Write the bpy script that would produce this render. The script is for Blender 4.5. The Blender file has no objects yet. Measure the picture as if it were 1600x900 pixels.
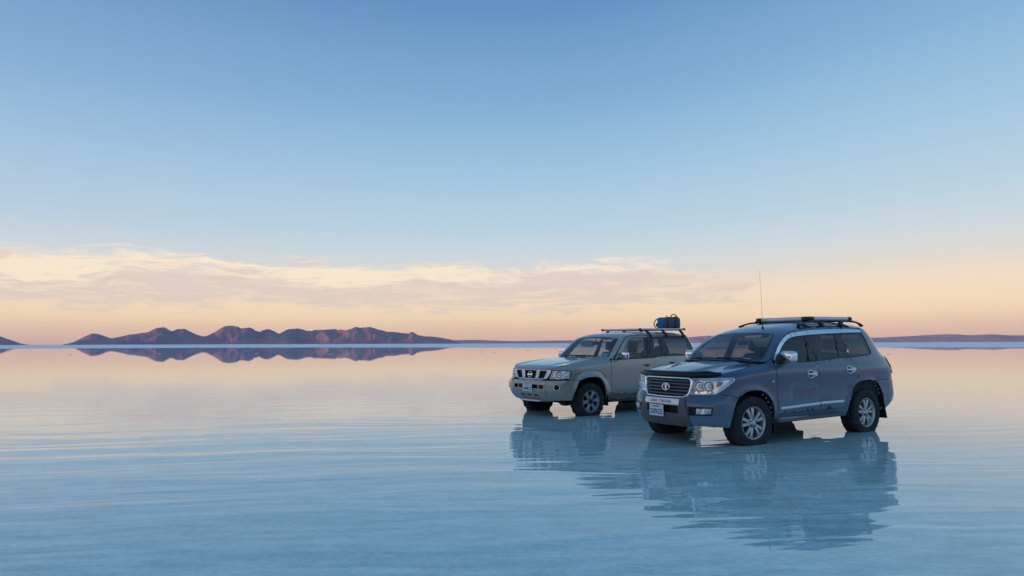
import bpy, bmesh, math, random, bisect
from mathutils import Vector, Matrix, noise
from mathutils.geometry import delaunay_2d_cdt

random.seed(7)
R = math.radians
sc = bpy.context.scene
COL = sc.collection

# ------------------------------------------------------------------ camera
cam = bpy.data.cameras.new('camera')
cam.sensor_width = 36.0
cam.lens = 24.0
cam.clip_start = 0.1
cam.clip_end = 90000
camo = bpy.data.objects.new('camera', cam)
COL.objects.link(camo)
PITCH = math.atan(86.5 / 1066.7)
camo.matrix_world = Matrix.Translation((0, 0, 1.505)) @ Matrix.Rotation(math.pi / 2 + PITCH, 4, 'X') @ Matrix.Rotation(-0.003, 4, 'Z')
sc.camera = camo

# ------------------------------------------------------------------ colour management
sc.view_settings.view_transform = 'Standard'
sc.view_settings.look = 'None'
sc.view_settings.exposure = 0.0
sc.view_settings.gamma = 1.0
sc.view_settings.use_curve_mapping = False
sc.cycles.use_denoising = True
sc.cycles.max_bounces = 10
sc.cycles.transparent_max_bounces = 24
sc.cycles.caustics_reflective = False
sc.cycles.caustics_refractive = False
sc.cycles.sample_clamp_indirect = 6.0

# ------------------------------------------------------------------ light: a sun just above the horizon, behind the camera to the left
SUN_EL, SUN_AZ = R(3.0), R(246)          # azimuth counted clockwise from +Y
sdir = Vector((math.sin(SUN_AZ) * math.cos(SUN_EL), math.cos(SUN_AZ) * math.cos(SUN_EL), math.sin(SUN_EL)))
sun = bpy.data.lights.new('sun', 'SUN')
sun.energy = 3.6
sun.angle = R(0.6)
sun.color = (1.0, 0.46, 0.30)
suno = bpy.data.objects.new('sun', sun)
suno.rotation_euler = (-sdir).to_track_quat('-Z', 'Y').to_euler()
COL.objects.link(suno)


def srgb(r, g, b):
    f = lambda c: (c / 255 / 12.92) if c / 255 <= .04045 else ((c / 255 + .055) / 1.055) ** 2.4
    return (f(r), f(g), f(b), 1.0)


class NT:
    """small helper to write node trees"""
    def __init__(s, tree):
        s.t = tree
        s.n = tree.nodes
        s.l = tree.links

    def new(s, typ, **kw):
        n = s.n.new(typ)
        for k, v in kw.items():
            setattr(n, k, v)
        return n

    def put(s, sock, v):
        if isinstance(v, bpy.types.NodeSocket):
            s.l.new(v, sock)
        elif v is not None:
            if hasattr(sock.default_value, '__len__') and not isinstance(v, (tuple, list)):
                v = [v] * len(sock.default_value)
            if hasattr(sock.default_value, '__len__') and len(v) != len(sock.default_value):
                v = list(v)[:len(sock.default_value)] if len(v) > len(sock.default_value) else list(v) + [1.0]
            sock.default_value = v

    def m(s, op, a, b=None, c=None, clamp=False):
        n = s.new('ShaderNodeMath', operation=op)
        n.use_clamp = clamp
        s.put(n.inputs[0], a)
        if b is not None: s.put(n.inputs[1], b)
        if c is not None: s.put(n.inputs[2], c)
        return n.outputs[0]

    def ramp01(s, x, a, b, smooth=True):
        n = s.new('ShaderNodeMapRange')
        n.interpolation_type = 'SMOOTHSTEP' if smooth else 'LINEAR'
        n.clamp = True
        s.put(n.inputs['Value'], x)
        s.put(n.inputs['From Min'], a)
        s.put(n.inputs['From Max'], b)
        n.inputs['To Min'].default_value = 0
        n.inputs['To Max'].default_value = 1
        return n.outputs[0]

    def mix(s, f, a, b, blend='MIX'):
        n = s.new('ShaderNodeMix', data_type='RGBA', blend_type=blend)
        s.put(n.inputs[0], f)
        s.put(n.inputs[6], a)
        s.put(n.inputs[7], b)
        return n.outputs[2]

    def noise(s, vec, scale, detail=3, rough=.5, dist=0.0, dim='3D'):
        n = s.new('ShaderNodeTexNoise', noise_dimensions=dim)
        s.put(n.inputs['Vector'], vec)
        n.inputs['Scale'].default_value = scale
        n.inputs['Detail'].default_value = detail
        n.inputs['Roughness'].default_value = rough
        n.inputs['Distortion'].default_value = dist
        return n.outputs[0]

    def mapping(s, vec, loc=(0, 0, 0), rot=(0, 0, 0), scale=(1, 1, 1)):
        n = s.new('ShaderNodeMapping')
        s.put(n.inputs[0], vec)
        n.inputs[1].default_value = loc
        n.inputs[2].default_value = rot
        n.inputs[3].default_value = scale
        return n.outputs[0]

    def xyz(s, vec):
        n = s.new('ShaderNodeSeparateXYZ')
        s.put(n.inputs[0], vec)
        return n.outputs

    def comb(s, x, y, z):
        n = s.new('ShaderNodeCombineXYZ')
        s.put(n.inputs[0], x); s.put(n.inputs[1], y); s.put(n.inputs[2], z)
        return n.outputs[0]

    def ramp(s, x, stops):
        n = s.new('ShaderNodeValToRGB')
        cr = n.color_ramp
        while len(cr.elements) < len(stops):
            cr.elements.new(0.5)
        for e, (p, c) in zip(cr.elements, stops):
            e.position = p
            e.color = c
        s.put(n.inputs[0], x)
        return n.outputs[0]


# ------------------------------------------------------------------ sky
world = bpy.data.worlds.new('World')
sc.world = world
world.use_nodes = True
w = NT(world.node_tree)
w.n.clear()
tc = w.new('ShaderNodeTexCoord').outputs['Generated']
dx, dy, dz = w.xyz(tc)
elev = w.m('MULTIPLY', w.m('ARCSINE', dz), 180 / math.pi)          # degrees above the horizon
azim = w.m('MULTIPLY', w.m('ARCTAN2', dx, dy), 180 / math.pi)      # degrees right of straight ahead
right = w.ramp01(azim, 0, 40)
left = w.ramp01(azim, 2, -42)
eff = w.m('MULTIPLY', w.m('ABSOLUTE', elev), w.m('SUBTRACT', 1.0, w.m('MULTIPLY', right, .16)))
ev = w.m('DIVIDE', eff, 90.0)
grad = w.ramp(ev, [
    (0.000, srgb(228, 181, 163)),
    (0.010, srgb(250, 208, 172)),
    (0.024, srgb(255, 227, 185)),
    (0.044, srgb(248, 226, 199)),
    (0.060, srgb(226, 220, 211)),
    (0.078, srgb(207, 218, 223)),
    (0.105, srgb(186, 211, 226)),
    (0.150, srgb(163, 199, 224)),
    (0.215, srgb(130, 175, 214)),
    (0.300, srgb(98, 145, 193)),
    (0.420, srgb(92, 140, 190)),
    (1.000, srgb(104, 148, 194)),
])
# violet cast towards the left of the anti-sunset sky
grad = w.mix(w.m('MULTIPLY', w.m('MULTIPLY', left, w.ramp01(elev, 3.5, 11)), .09), grad, srgb(172, 160, 205))
# well off to the side of the anti-sunset glow the horizon band is cool and grey
off_side = w.m('MULTIPLY', w.ramp01(azim, 42, 70), w.ramp01(elev, 16, 3))
grad = w.mix(w.m('MULTIPLY', off_side, .95), grad, srgb(126, 155, 190))
nish = w.new('ShaderNodeTexSky')
nish.sky_type = 'NISHITA'
nish.sun_disc = False
nish.sun_elevation = SUN_EL
nish.sun_rotation = SUN_AZ
nish.altitude = 3600
nish.air_density = 1.0
nish.dust_density = 1.2
nish.ozone_density = 1.5
# high thin clouds along the horizon, lit cream by the low sun
u = w.m('DIVIDE', azim, 10.0)
v = w.m('ADD', w.m('MULTIPLY', elev, 0.62), w.m('MULTIPLY', azim, -0.004))
cv = w.comb(u, v, 0.0)
warp = w.noise(w.mapping(cv, loc=(3.1, 7.7, 1.3), scale=(.9, .6, 1)), 1.0, 3, .55)
v2 = w.m('ADD', v, w.m('MULTIPLY', w.m('SUBTRACT', warp, .5), 1.9))
cva = w.comb(u, v2, 0.35)
n1 = w.noise(w.mapping(cva, loc=(1.7, 0.4, 0), scale=(1.15, 1.35, 1)), 1.5, 9, .64, .25)
n2 = w.noise(w.mapping(cva, loc=(9.2, 2.4, 4), scale=(1.6, 2.6, 1)), 1.8, 8, .66, .2)
n3 = w.noise(w.mapping(cva, loc=(4.2, 1.4, 2), scale=(1.3, 2.2, 1)), 1.5, 6, .6, .2)
# where the bank lies: its top sinks from left to right, its bottom stays a few degrees up
topl = w.m('ADD', 7.5, w.m('MULTIPLY', w.m('MAXIMUM', w.m('SUBTRACT', azim, 11.0), 0.0), -0.15))
env_top = w.m('SUBTRACT', 1.0, w.ramp01(elev, w.m('SUBTRACT', topl, 2.2), w.m('ADD', topl, 0.7)))
env_bot = w.ramp01(elev, 0.9, 4.0)
env_r = w.m('SUBTRACT', 1.0, w.m('ADD', w.m('MULTIPLY', w.ramp01(azim, 8, 22), .38), w.m('MULTIPLY', w.ramp01(azim, 24, 42), .62)))
env = w.m('MULTIPLY', w.m('MULTIPLY', env_top, env_bot), env_r)
blobs = None
for (ba, be, sa, se, k) in [(-36.5, 5.0, 5.5, .95, .26), (-28.5, 6.3, 5.5, .8, .16), (-13.6, 5.3, 3.8, .75, .30), (-18.5, 5.9, 3.5, .6, .12), (-5.0, 5.9, 4.0, .7, .18), (5.5, 6.5, 4.5, .55, .16), (11.0, 6.9, 4.0, .4, .14), (-25, 3.9, 7, .5, .10)]:
    g = w.m('ADD', w.m('POWER', w.m('DIVIDE', w.m('SUBTRACT', azim, ba), sa), 2.0), w.m('POWER', w.m('DIVIDE', w.m('SUBTRACT', w.m('ADD', elev, w.m('MULTIPLY', w.m('SUBTRACT', warp, .5), 2.2)), be), se), 2.0))
    g = w.m('MULTIPLY', w.m('POWER', 2.718, w.m('MULTIPLY', g, -1.0)), k * .70)
    blobs = g if blobs is None else w.m('ADD', blobs, g)
ntex = w.noise(w.mapping(cva, loc=(2.2, 6.1, 7), scale=(2.6, 3.6, 1)), 1.9, 7, .66, .3)
blobs = w.m('MULTIPLY', blobs, w.m('ADD', -.55, w.m('MULTIPLY', ntex, 3.1)))
dens = w.m('ADD', w.m('MULTIPLY', n1, .55), w.m('MULTIPLY', n2, .45))
cl = w.m('MULTIPLY', w.ramp01(w.m('ADD', w.m('ADD', dens, w.m('MULTIPLY', env, .24)), blobs), .61, .80), w.ramp01(env, 0.0, .35))
tone = w.ramp01(w.m('ADD', w.m('ADD', w.m('ADD', w.m('MULTIPLY', n3, .55), w.m('MULTIPLY', ntex, .25)), w.m('MULTIPLY', blobs, 1.5)), w.m('MULTIPLY', w.m('SUBTRACT', elev, 4.8), .05)), .40, .62)
ccol = w.mix(tone, srgb(229, 210, 198), srgb(255, 236, 209))
sky = w.mix(w.m('MULTIPLY', cl, .95), grad, ccol)
# the after-glow round the sun, behind the camera
sv = w.new('ShaderNodeVectorMath', operation='DOT_PRODUCT')
w.put(sv.inputs[0], tc)
sv.inputs[1].default_value = sdir
glow = w.m('POWER', w.m('MAXIMUM', sv.outputs['Value'], 0.0), 7.0)
low = w.m('POWER', w.m('SUBTRACT', 1.0, w.m('MINIMUM', w.m('ABSOLUTE', dz), 1.0)), 7.0)
gl = w.m('MULTIPLY', w.m('MULTIPLY', glow, low), 1.0)
sky = w.mix(gl, sky, (1.9, 1.02, .50, 1))
b1 = w.new('ShaderNodeBackground')
w.put(b1.inputs[0], sky)
b1.inputs[1].default_value = 1.02
b2 = w.new('ShaderNodeBackground')
w.put(b2.inputs[0], nish.outputs[0])
b2.inputs[1].default_value = 0.002
ad = w.new('ShaderNodeAddShader')
w.l.new(b1.outputs[0], ad.inputs[0])
w.l.new(b2.outputs[0], ad.inputs[1])
wo = w.new('ShaderNodeOutputWorld')
w.l.new(ad.outputs[0], wo.inputs[0])


# ------------------------------------------------------------------ materials
def new_mat(name):
    m = bpy.data.materials.new(name)
    m.use_nodes = True
    t = NT(m.node_tree)
    p = t.n.get('Principled BSDF')
    return m, t, p


def plain(name, col, rough=.5, metal=0.0, coat=0.0, vary=.15, scale=9.0, bump=0.0, spec=.5):
    """a plain surface with slight, irregular variation of tone and gloss"""
    m, t, p = new_mat(name)
    o = t.new('ShaderNodeTexCoord').outputs['Object']
    n = t.noise(o, scale, 4, .6)
    c = t.mix(n, [x * (1 - vary) for x in col[:3]] + [1], [min(1, x * (1 + vary)) for x in col[:3]] + [1])
    t.put(p.inputs['Base Color'], c)
    t.put(p.inputs['Roughness'], t.m('ADD', rough - .06, t.m('MULTIPLY', t.noise(o, scale * 3, 3), .12)))
    p.inputs['Metallic'].default_value = metal
    p.inputs['Coat Weight'].default_value = coat
    p.inputs['Specular IOR Level'].default_value = spec
    if bump:
        b = t.new('ShaderNodeBump')
        b.inputs['Strength'].default_value = bump
        b.inputs['Distance'].default_value = .01
        t.put(b.inputs['Height'], t.noise(o, scale * 6, 4, .6))
        t.put(p.inputs['Normal'], b.outputs[0])
    return m


def glass(name, tint, refl_rough=.02, dust=.0, dustcol=(.30, .32, .34, 1)):
    """a single sheet of glass: tinted see-through plus a fresnel reflection and a film of dust"""
    m, t, p = new_mat(name)
    t.n.remove(p)
    tr = t.new('ShaderNodeBsdfTransparent')
    tr.inputs[0].default_value = tint
    gl = t.new('ShaderNodeBsdfGlossy')
    gl.inputs['Roughness'].default_value = refl_rough
    gl.inputs['Color'].default_value = (.95, .97, 1, 1)
    fr = t.new('ShaderNodeFresnel')
    bfc = t.new('ShaderNodeNewGeometry').outputs['Backfacing']
    t.put(fr.inputs[0], t.m('SUBTRACT', 1.5, t.m('MULTIPLY', bfc, 1.5 - 1 / 1.5)))      # same reflection from either side of the sheet
    mx = t.new('ShaderNodeMixShader')
    t.l.new(fr.outputs[0], mx.inputs[0])
    t.l.new(tr.outputs[0], mx.inputs[1])
    t.l.new(gl.outputs[0], mx.inputs[2])
    out = mx
    if dust:
        o = t.new('ShaderNodeTexCoord').outputs['Object']
        df = t.new('ShaderNodeBsdfDiffuse')
        df.inputs[0].default_value = dustcol
        m2 = t.new('ShaderNodeMixShader')
        t.put(m2.inputs[0], t.m('MULTIPLY', t.ramp01(t.noise(o, 5, 5, .65), .2, .8), dust))
        t.l.new(mx.outputs[0], m2.inputs[1])
        t.l.new(df.outputs[0], m2.inputs[2])
        out = m2
    mo = t.n.get('Material Output')
    t.l.new(out.outputs[0], mo.inputs[0])
    return m


def box_mask(t, x, z, x0, x1, z0, z1, soft):
    """soft-edged rectangle in the car's side view"""
    a = t.ramp01(x, x0 - soft, x0 + soft)
    b = t.m('SUBTRACT', 1.0, t.ramp01(x, x1 - soft, x1 + soft))
    c = t.ramp01(z, z0 - soft, z0 + soft)
    d = t.m('SUBTRACT', 1.0, t.ramp01(z, z1 - soft, z1 + soft))
    return t.m('MULTIPLY', t.m('MULTIPLY', a, b), t.m('MULTIPLY', c, d))


def car_paint(name, col, dirt_col, dirt=.5, top=.95, patches=(), metal=.55, rough=.38, coat=.7):
    """metallic paint under dried salt spray: heavier low down, streaky, with wiped patches on the doors"""
    m, t, p = new_mat(name)
    o = t.new('ShaderNodeTexCoord').outputs['Object']
    x, y, z = t.xyz(o)
    nb = t.noise(o, 2.3, 5, .62, .3)
    ns = t.noise(t.mapping(o, scale=(9, 9, 2.2)), 3.0, 5, .65)
    nf = t.noise(o, 60, 3, .7)
    zz = t.m('ADD', z, t.m('MULTIPLY', t.m('SUBTRACT', nb, .5), .55))
    lowf = t.m('SUBTRACT', 1.0, t.ramp01(zz, .38, top))
    d = t.m('MULTIPLY', lowf, t.m('ADD', .12, t.m('MULTIPLY', ns, .75)))
    d = t.m('ADD', d, t.m('MULTIPLY', t.ramp01(nb, .5, .85), .10))
    spat = t.m('MULTIPLY', t.ramp01(t.noise(t.mapping(o, scale=(1, 1, .55)), 34, 4, .75), .56, .66), t.m('SUBTRACT', 1.0, t.ramp01(zz, .42, .86)))
    d = t.m('ADD', d, t.m('MULTIPLY', spat, .40))
    sill = t.m('SUBTRACT', 1.0, t.ramp01(t.m('ADD', z, t.m('MULTIPLY', t.m('SUBTRACT', ns, .5), .22)), .34, .52))
    d = t.m('ADD', d, t.m('MULTIPLY', sill, .55))
    nw = t.noise(o, 5.0, 3, .6)
    xw = t.m('ADD', x, t.m('MULTIPLY', t.m('SUBTRACT', nw, .5), .30))
    zw = t.m('ADD', z, t.m('MULTIPLY', t.m('SUBTRACT', t.noise(t.mapping(o, loc=(5, 5, 5)), 4.0, 3, .6), .5), .22))
    for (x0, x1, z0, z1, soft, amt, rim) in patches:
        k = box_mask(t, xw, zw, x0, x1, z0, z1, soft)
        if rim:                      # pale crust at the edge of the patch
            outer = box_mask(t, xw, zw, x0 - .07, x1 + .07, z0 - .07, z1 + .05, soft * 1.2)
            d = t.m('ADD', d, t.m('MULTIPLY', t.m('SUBTRACT', outer, k, None, True), rim))
        d = t.m('ADD', d, t.m('MULTIPLY', k, amt))
    d = t.m('MULTIPLY', d, t.m('ADD', .75, t.m('MULTIPLY', nf, .5)))
    d = t.m('MULTIPLY', d, dirt, None, True)
    base = t.mix(t.noise(o, 1.4, 3), [c * .92 for c in col[:3]] + [1], [c * 1.08 for c in col[:3]] + [1])
    t.put(p.inputs['Base Color'], t.mix(d, base, dirt_col))
    t.put(p.inputs['Metallic'], t.m('MULTIPLY', t.m('SUBTRACT', 1.0, d), metal))
    t.put(p.inputs['Roughness'], t.m('ADD', t.m('ADD', rough, t.m('MULTIPLY', d, .35)), t.m('MULTIPLY', nb, .08)))
    t.put(p.inputs['Coat Weight'], t.m('MULTIPLY', t.m('SUBTRACT', 1.0, t.m('MULTIPLY', d, .75)), coat))
    p.inputs['Coat IOR'].default_value = 1.65
    t.put(p.inputs['Coat Roughness'], t.m('ADD', .03, t.m('MULTIPLY', d, .45)))
    return m


M = {}
M['blue_paint'] = car_paint('blue_paint', (.009, .046, .104), (.17, .25, .335, 1), .64, .95,
                            [(-.07, .50, .61, .80, .045, -.14, .9), (-1.06, -.82, .60, .82, .06, -.1, .8), (.60, .86, .45, .76, .05, .35, 0), (-2.4, -2.1, .55, .85, .08, .35, 0)],
                            metal=.22, rough=.36, coat=1.0)
M['bronze_paint'] = car_paint('bronze_paint', (.345, .308, .262), (.40, .36, .31, 1), .45, .9, [], metal=.40, rough=.34, coat=1.0)
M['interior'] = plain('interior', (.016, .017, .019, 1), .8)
M['seat_dark'] = plain('seat_dark', (.022, .023, .027, 1), .75, bump=.2)
M['seat_beige'] = plain('seat_beige', (.26, .22, .18, 1), .8, bump=.2)
M['visor'] = plain('visor', (.50, .53, .47, 1), .8)
M['black_plastic'] = plain('black_plastic', (.012, .012, .013, 1), .45)
M['smoked'] = plain('smoked_acrylic', (.005, .006, .008, 1), .2, spec=.35)
M['pillar'] = plain('pillar_black', (.016, .017, .020, 1), .42)
M['grey_plastic'] = plain('grey_plastic', (.105, .100, .100, 1), .5, vary=.3)
M['slat_grey'] = plain('slat_grey', (.14, .14, .15, 1), .38, metal=.6)
M['chrome'] = plain('chrome', (.78, .80, .83, 1), .13, metal=1.0, vary=.04)
M['satin'] = plain('satin_aluminium', (.70, .72, .75, 1), .34, metal=.5, vary=.08)
M['alloy'] = plain('alloy', (.50, .50, .50, 1), .36, metal=.75, vary=.22, scale=14)
M['alloy_dusty'] = plain('alloy_dusty', (.36, .38, .40, 1), .42, metal=.7, vary=.2, scale=14)
m, t, p = new_mat('tyre')
o = t.new('ShaderNodeTexCoord').outputs['Object']
t.put(p.inputs['Base Color'], t.mix(t.m('MULTIPLY', t.ramp01(t.noise(o, 7, 6, .68), .48, .75), .55), (.014, .014, .015, 1), (.095, .092, .09, 1)))
p.inputs['Roughness'].default_value = .8
M['tyre'] = m
M['dark_metal'] = plain('dark_metal', (.018, .017, .017, 1), .7, vary=.4)
M['mud'] = plain('caked_salt', (.20, .19, .18, 1), .9, vary=.5, scale=7, bump=.5)
M['rust'] = plain('rusty_steel', (.10, .065, .05, 1), .7, vary=.4)
M['reflector'] = plain('reflector', (.92, .93, .94, 1), .22, metal=.55, vary=.05)
M['amber'] = plain('amber_lens', (.60, .16, .03, 1), .2)
M['amber_pale'] = plain('pale_indicator', (.60, .55, .45, 1), .2)
M['red_lens'] = plain('red_lens', (.30, .012, .018, 1), .16, coat=.5)
M['white_lens'] = plain('white_lens', (.65, .66, .68, 1), .16, coat=.5)
M['plate_white'] = plain('plate_white', (.74, .75, .77, 1), .45, vary=.06)
M['ink'] = plain('plate_ink', (.03, .045, .13, 1), .5)
M['engrave'] = plain('engraved_grey', (.20, .21, .22, 1), .5)
M['sticker_cyan'] = plain('sticker_cyan', (.15, .55, .60, 1), .5)
M['sticker_white'] = plain('sticker_white', (.7, .75, .7, 1), .5)
M['script'] = plain('script_white', (.50, .47, .40, 1), .6)
M['lime'] = plain('lime_plastic', (.45, .55, .06, 1), .5)
M['clear'] = glass('clear_lens', (.97, .98, 1, 1), .03)
M['windscreen'] = glass('windscreen', (.66, .73, .72, 1), .02, .10)
M['windscreen_dark'] = glass('windscreen_dark', (.66, .72, .74, 1), .02, .12)
M['glass_clear'] = glass('clear_door_glass', (.55, .62, .63, 1), .02, .10)
M['glass_tint'] = glass('tinted_door_glass', (.26, .27, .29, 1), .02, .30, (.13, .15, .18, 1))
M['bag_blue'] = plain('bag_blue', (.03, .17, .40, 1), .6, bump=.6, vary=.3, scale=16)
M['bag_grey'] = plain('bag_grey', (.095, .11, .15, 1), .7, bump=.6, vary=.3, scale=16)
M['webbing'] = plain('webbing', (.010, .010, .012, 1), .7)
M['brown'] = plain('brown_leather', (.10, .045, .025, 1), .6)


# ------------------------------------------------------------------ mesh helpers
def lerp_tab(tab):
    """smooth monotone curve through (x, y) pairs"""
    tab = sorted(tab)
    xs = [a for a, b in tab]
    ys = [b for a, b in tab]
    n = len(xs)
    h = [xs[i + 1] - xs[i] for i in range(n - 1)]
    d = [(ys[i + 1] - ys[i]) / h[i] for i in range(n - 1)]
    m = [0.0] * n
    m[0], m[-1] = d[0], d[-1]
    for i in range(1, n - 1):
        if d[i - 1] * d[i] > 0:
            w1, w2 = 2 * h[i] + h[i - 1], h[i] + 2 * h[i - 1]
            m[i] = (w1 + w2) / (w1 / d[i - 1] + w2 / d[i])

    def f(x):
        if x <= xs[0]: return ys[0]
        if x >= xs[-1]: return ys[-1]
        i = bisect.bisect_right(xs, x) - 1
        t = (x - xs[i]) / h[i]
        t2, t3 = t * t, t * t * t
        return (2 * t3 - 3 * t2 + 1) * ys[i] + (t3 - 2 * t2 + t) * h[i] * m[i] + (-2 * t3 + 3 * t2) * ys[i + 1] + (t3 - t2) * h[i] * m[i + 1]
    return f


def sstep(a, b, x):
    t = min(1, max(0, (x - a) / (b - a)))
    return t * t * (3 - 2 * t)


def spline(pts, n=12, closed=False):
    """Catmull-Rom through points of any dimension"""
    P = [tuple(p) for p in pts]
    k = len(P)
    out = []
    segs = k if closed else k - 1
    for i in range(segs):
        if closed:
            a, b, c, d = P[(i - 1) % k], P[i], P[(i + 1) % k], P[(i + 2) % k]
        else:
            b, c = P[i], P[i + 1]
            a = P[i - 1] if i else tuple(2 * u - v for u, v in zip(b, c))
            d = P[i + 2] if i + 2 < k else tuple(2 * u - v for u, v in zip(c, b))
        for j in range(n):
            t = j / n
            out.append(tuple(.5 * (2 * q + (-p + r) * t + (2 * p - 5 * q + 4 * r - s) * t * t + (-p + 3 * q - 3 * r + s) * t ** 3) for p, q, r, s in zip(a, b, c, d)))
    if not closed:
        out.append(P[-1])
    return out


class MB:
    """collects geometry for ONE mesh object"""
    def __init__(s):
        s.v, s.f, s.mi, s.sm, s.mats = [], [], [], [], []

    def mat(s, m):
        if m not in s.mats:
            s.mats.append(m)
        return s.mats.index(m)

    def add(s, verts, faces, mat, smooth=True):
        o = len(s.v)
        s.v += [tuple(q) for q in verts]
        k = s.mat(mat)
        for f in faces:
            s.f.append(tuple(i + o for i in f))
            s.mi.append(k)
            s.sm.append(smooth)
        return s

    def grid(s, rows, mat, smooth=True, closed_u=False, closed_v=False, caps=False):
        nr, nc = len(rows), len(rows[0])
        vs = [q for r in rows for q in r]
        fs = []
        for i in range(nr if closed_v else nr - 1):
            for j in range(nc if closed_u else nc - 1):
                i2, j2 = (i + 1) % nr, (j + 1) % nc
                fs.append((i * nc + j, i * nc + j2, i2 * nc + j2, i2 * nc + j))
        if caps and closed_u:
            fs.append(tuple(range(nc))[::-1])
            fs.append(tuple((nr - 1) * nc + j for j in range(nc)))
        return s.add(vs, fs, mat, smooth)

    def box(s, c, size, mat, bevel=.0, rot=None, seg=2, taper=None):
        bm = bmesh.new()
        bmesh.ops.create_cube(bm, size=1.0)
        for q in bm.verts:
            q.co = Vector((q.co.x * size[0], q.co.y * size[1], q.co.z * size[2]))
            if taper and q.co.z > 0:
                q.co.x *= taper[0]; q.co.y *= taper[1]
        if bevel:
            bmesh.ops.bevel(bm, geom=bm.edges[:], offset=bevel, segments=seg, affect='EDGES', profile=.5)
        mt = Matrix.Translation(c) @ (rot.to_4x4() if rot is not None else Matrix())
        bm.transform(mt)
        bm.verts.index_update()
        s.add([q.co[:] for q in bm.verts], [[q.index for q in f.verts] for f in bm.faces], mat, smooth=False)
        bm.free()
        return s

    def blob(s, c, size, mat, e=.35, nu=20, nv=12, rot=None):
        """rounded box (superellipsoid)"""
        def sp(a, k):
            return math.copysign(abs(a) ** k, a)
        rows = []
        for i in range(nv + 1):
            ph = -math.pi / 2 + math.pi * i / nv
            row = []
            for j in range(nu):
                th = 2 * math.pi * j / nu
                q = Vector((sp(math.cos(ph), e) * sp(math.cos(th), e) * size[0] / 2, sp(math.cos(ph), e) * sp(math.sin(th), e) * size[1] / 2, sp(math.sin(ph), e) * size[2] / 2))
                if rot is not None: q = rot @ q
                row.append(tuple(q + Vector(c)))
            rows.append(row)
        return s.grid(rows, mat, True, closed_u=True)

    def tube(s, pts, r, mat, seg=10, closed=False, caps=True, flat=(1, 1), up=None):
        P = [Vector(p) for p in pts]
        n = len(P)
        rows = []
        nrm = None
        for i in range(n):
            t = (P[(i + 1) % n] - P[i - 1]) if closed else (P[min(i + 1, n - 1)] - P[max(i - 1, 0)])
            t.normalize()
            if up is not None:
                nrm = (Vector(up) - t * t.dot(Vector(up))).normalized()
            elif nrm is None:
                a = Vector((0, 0, 1)) if abs(t.z) < .9 else Vector((1, 0, 0))
                nrm = (a - t * t.dot(a)).normalized()
            else:
                nrm = (nrm - t * t.dot(nrm)).normalized()
            b = t.cross(nrm)
            rr = r[i] if isinstance(r, (list, tuple)) else r
            rows.append([tuple(P[i] + nrm * (math.cos(2 * math.pi * k / seg) * rr * flat[0]) + b * (math.sin(2 * math.pi * k / seg) * rr * flat[1])) for k in range(seg)])
        return s.grid(rows, mat, True, closed_u=True, closed_v=closed, caps=caps and not closed)

    def lathe(s, prof, mat, origin=(0, 0, 0), axis='Y', seg=48, closed=False, mod=None):
        """profile = list of (along axis, radius)"""
        rows = []
        for (a, r) in prof:
            row = []
            for k in range(seg):
                th = 2 * math.pi * k / seg
                rr = mod(a, r, k) if mod else r
                p = {'Y': (math.cos(th) * rr, a, math.sin(th) * rr), 'X': (a, math.cos(th) * rr, math.sin(th) * rr), 'Z': (math.cos(th) * rr, math.sin(th) * rr, a)}[axis]
                row.append((p[0] + origin[0], p[1] + origin[1], p[2] + origin[2]))
            rows.append(row)
        return s.grid(rows, mat, True, closed_u=True, closed_v=closed)

    def trim(s, surf, path, w, h, mat, closed=False, base=-.002):
        """moulding that follows a surface: path in surface coordinates"""
        P = [Vector(surf(a, b)) for a, b in path]
        N = [surf_n(surf, a, b) for a, b in path]
        n = len(P)
        rows = []
        sec = [(-.5, 0), (-.46, .55), (-.3, .9), (0, 1), (.3, .9), (.46, .55), (.5, 0)]
        for i in range(n):
            t = (P[(i + 1) % n] - P[i - 1]) if closed else (P[min(i + 1, n - 1)] - P[max(i - 1, 0)])
            t.normalize()
            b = N[i].cross(t).normalized()
            rows.append([tuple(P[i] + b * (w * x) + N[i] * (base + (h - base) * y)) for x, y in sec])
        s.grid(rows, mat, True, closed_v=closed)
        if not closed:
            k = len(sec)
            s.add(rows[0], [tuple(range(k))], mat, False)
            s.add(rows[-1], [tuple(range(k))[::-1]], mat, False)
        return s

    def mirrored(s):
        m = MB()
        m.v = [(x, -y, z) for x, y, z in s.v]
        m.f = [tuple(f[::-1]) for f in s.f]
        m.mi, m.sm, m.mats = list(s.mi), list(s.sm), list(s.mats)
        return m

    def join(s, o):
        k = len(s.v)
        s.v += o.v
        for f, mi, sm in zip(o.f, o.mi, o.sm):
            s.f.append(tuple(i + k for i in f))
            s.mi.append(s.mat(o.mats[mi]))
            s.sm.append(sm)
        return s

    def xf(s, mt):
        s.v = [tuple(mt @ Vector(q)) for q in s.v]
        return s

    def build(s, name, parent=None, weld=0.0, fix=True):
        me = bpy.data.meshes.new(name)
        me.from_pydata(s.v, [], s.f)
        for m in s.mats:
            me.materials.append(m)
        me.polygons.foreach_set('material_index', s.mi)
        me.polygons.foreach_set('use_smooth', s.sm)
        if weld or fix:
            bm = bmesh.new()
            bm.from_mesh(me)
            if weld: bmesh.ops.remove_doubles(bm, verts=bm.verts[:], dist=weld)
            if fix: bmesh.ops.recalc_face_normals(bm, faces=bm.faces[:])
            bm.to_mesh(me)
            bm.free()
        me.update()
        o = bpy.data.objects.new(name, me)
        COL.objects.link(o)
        if parent is not None: o.parent = parent
        return o


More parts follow.
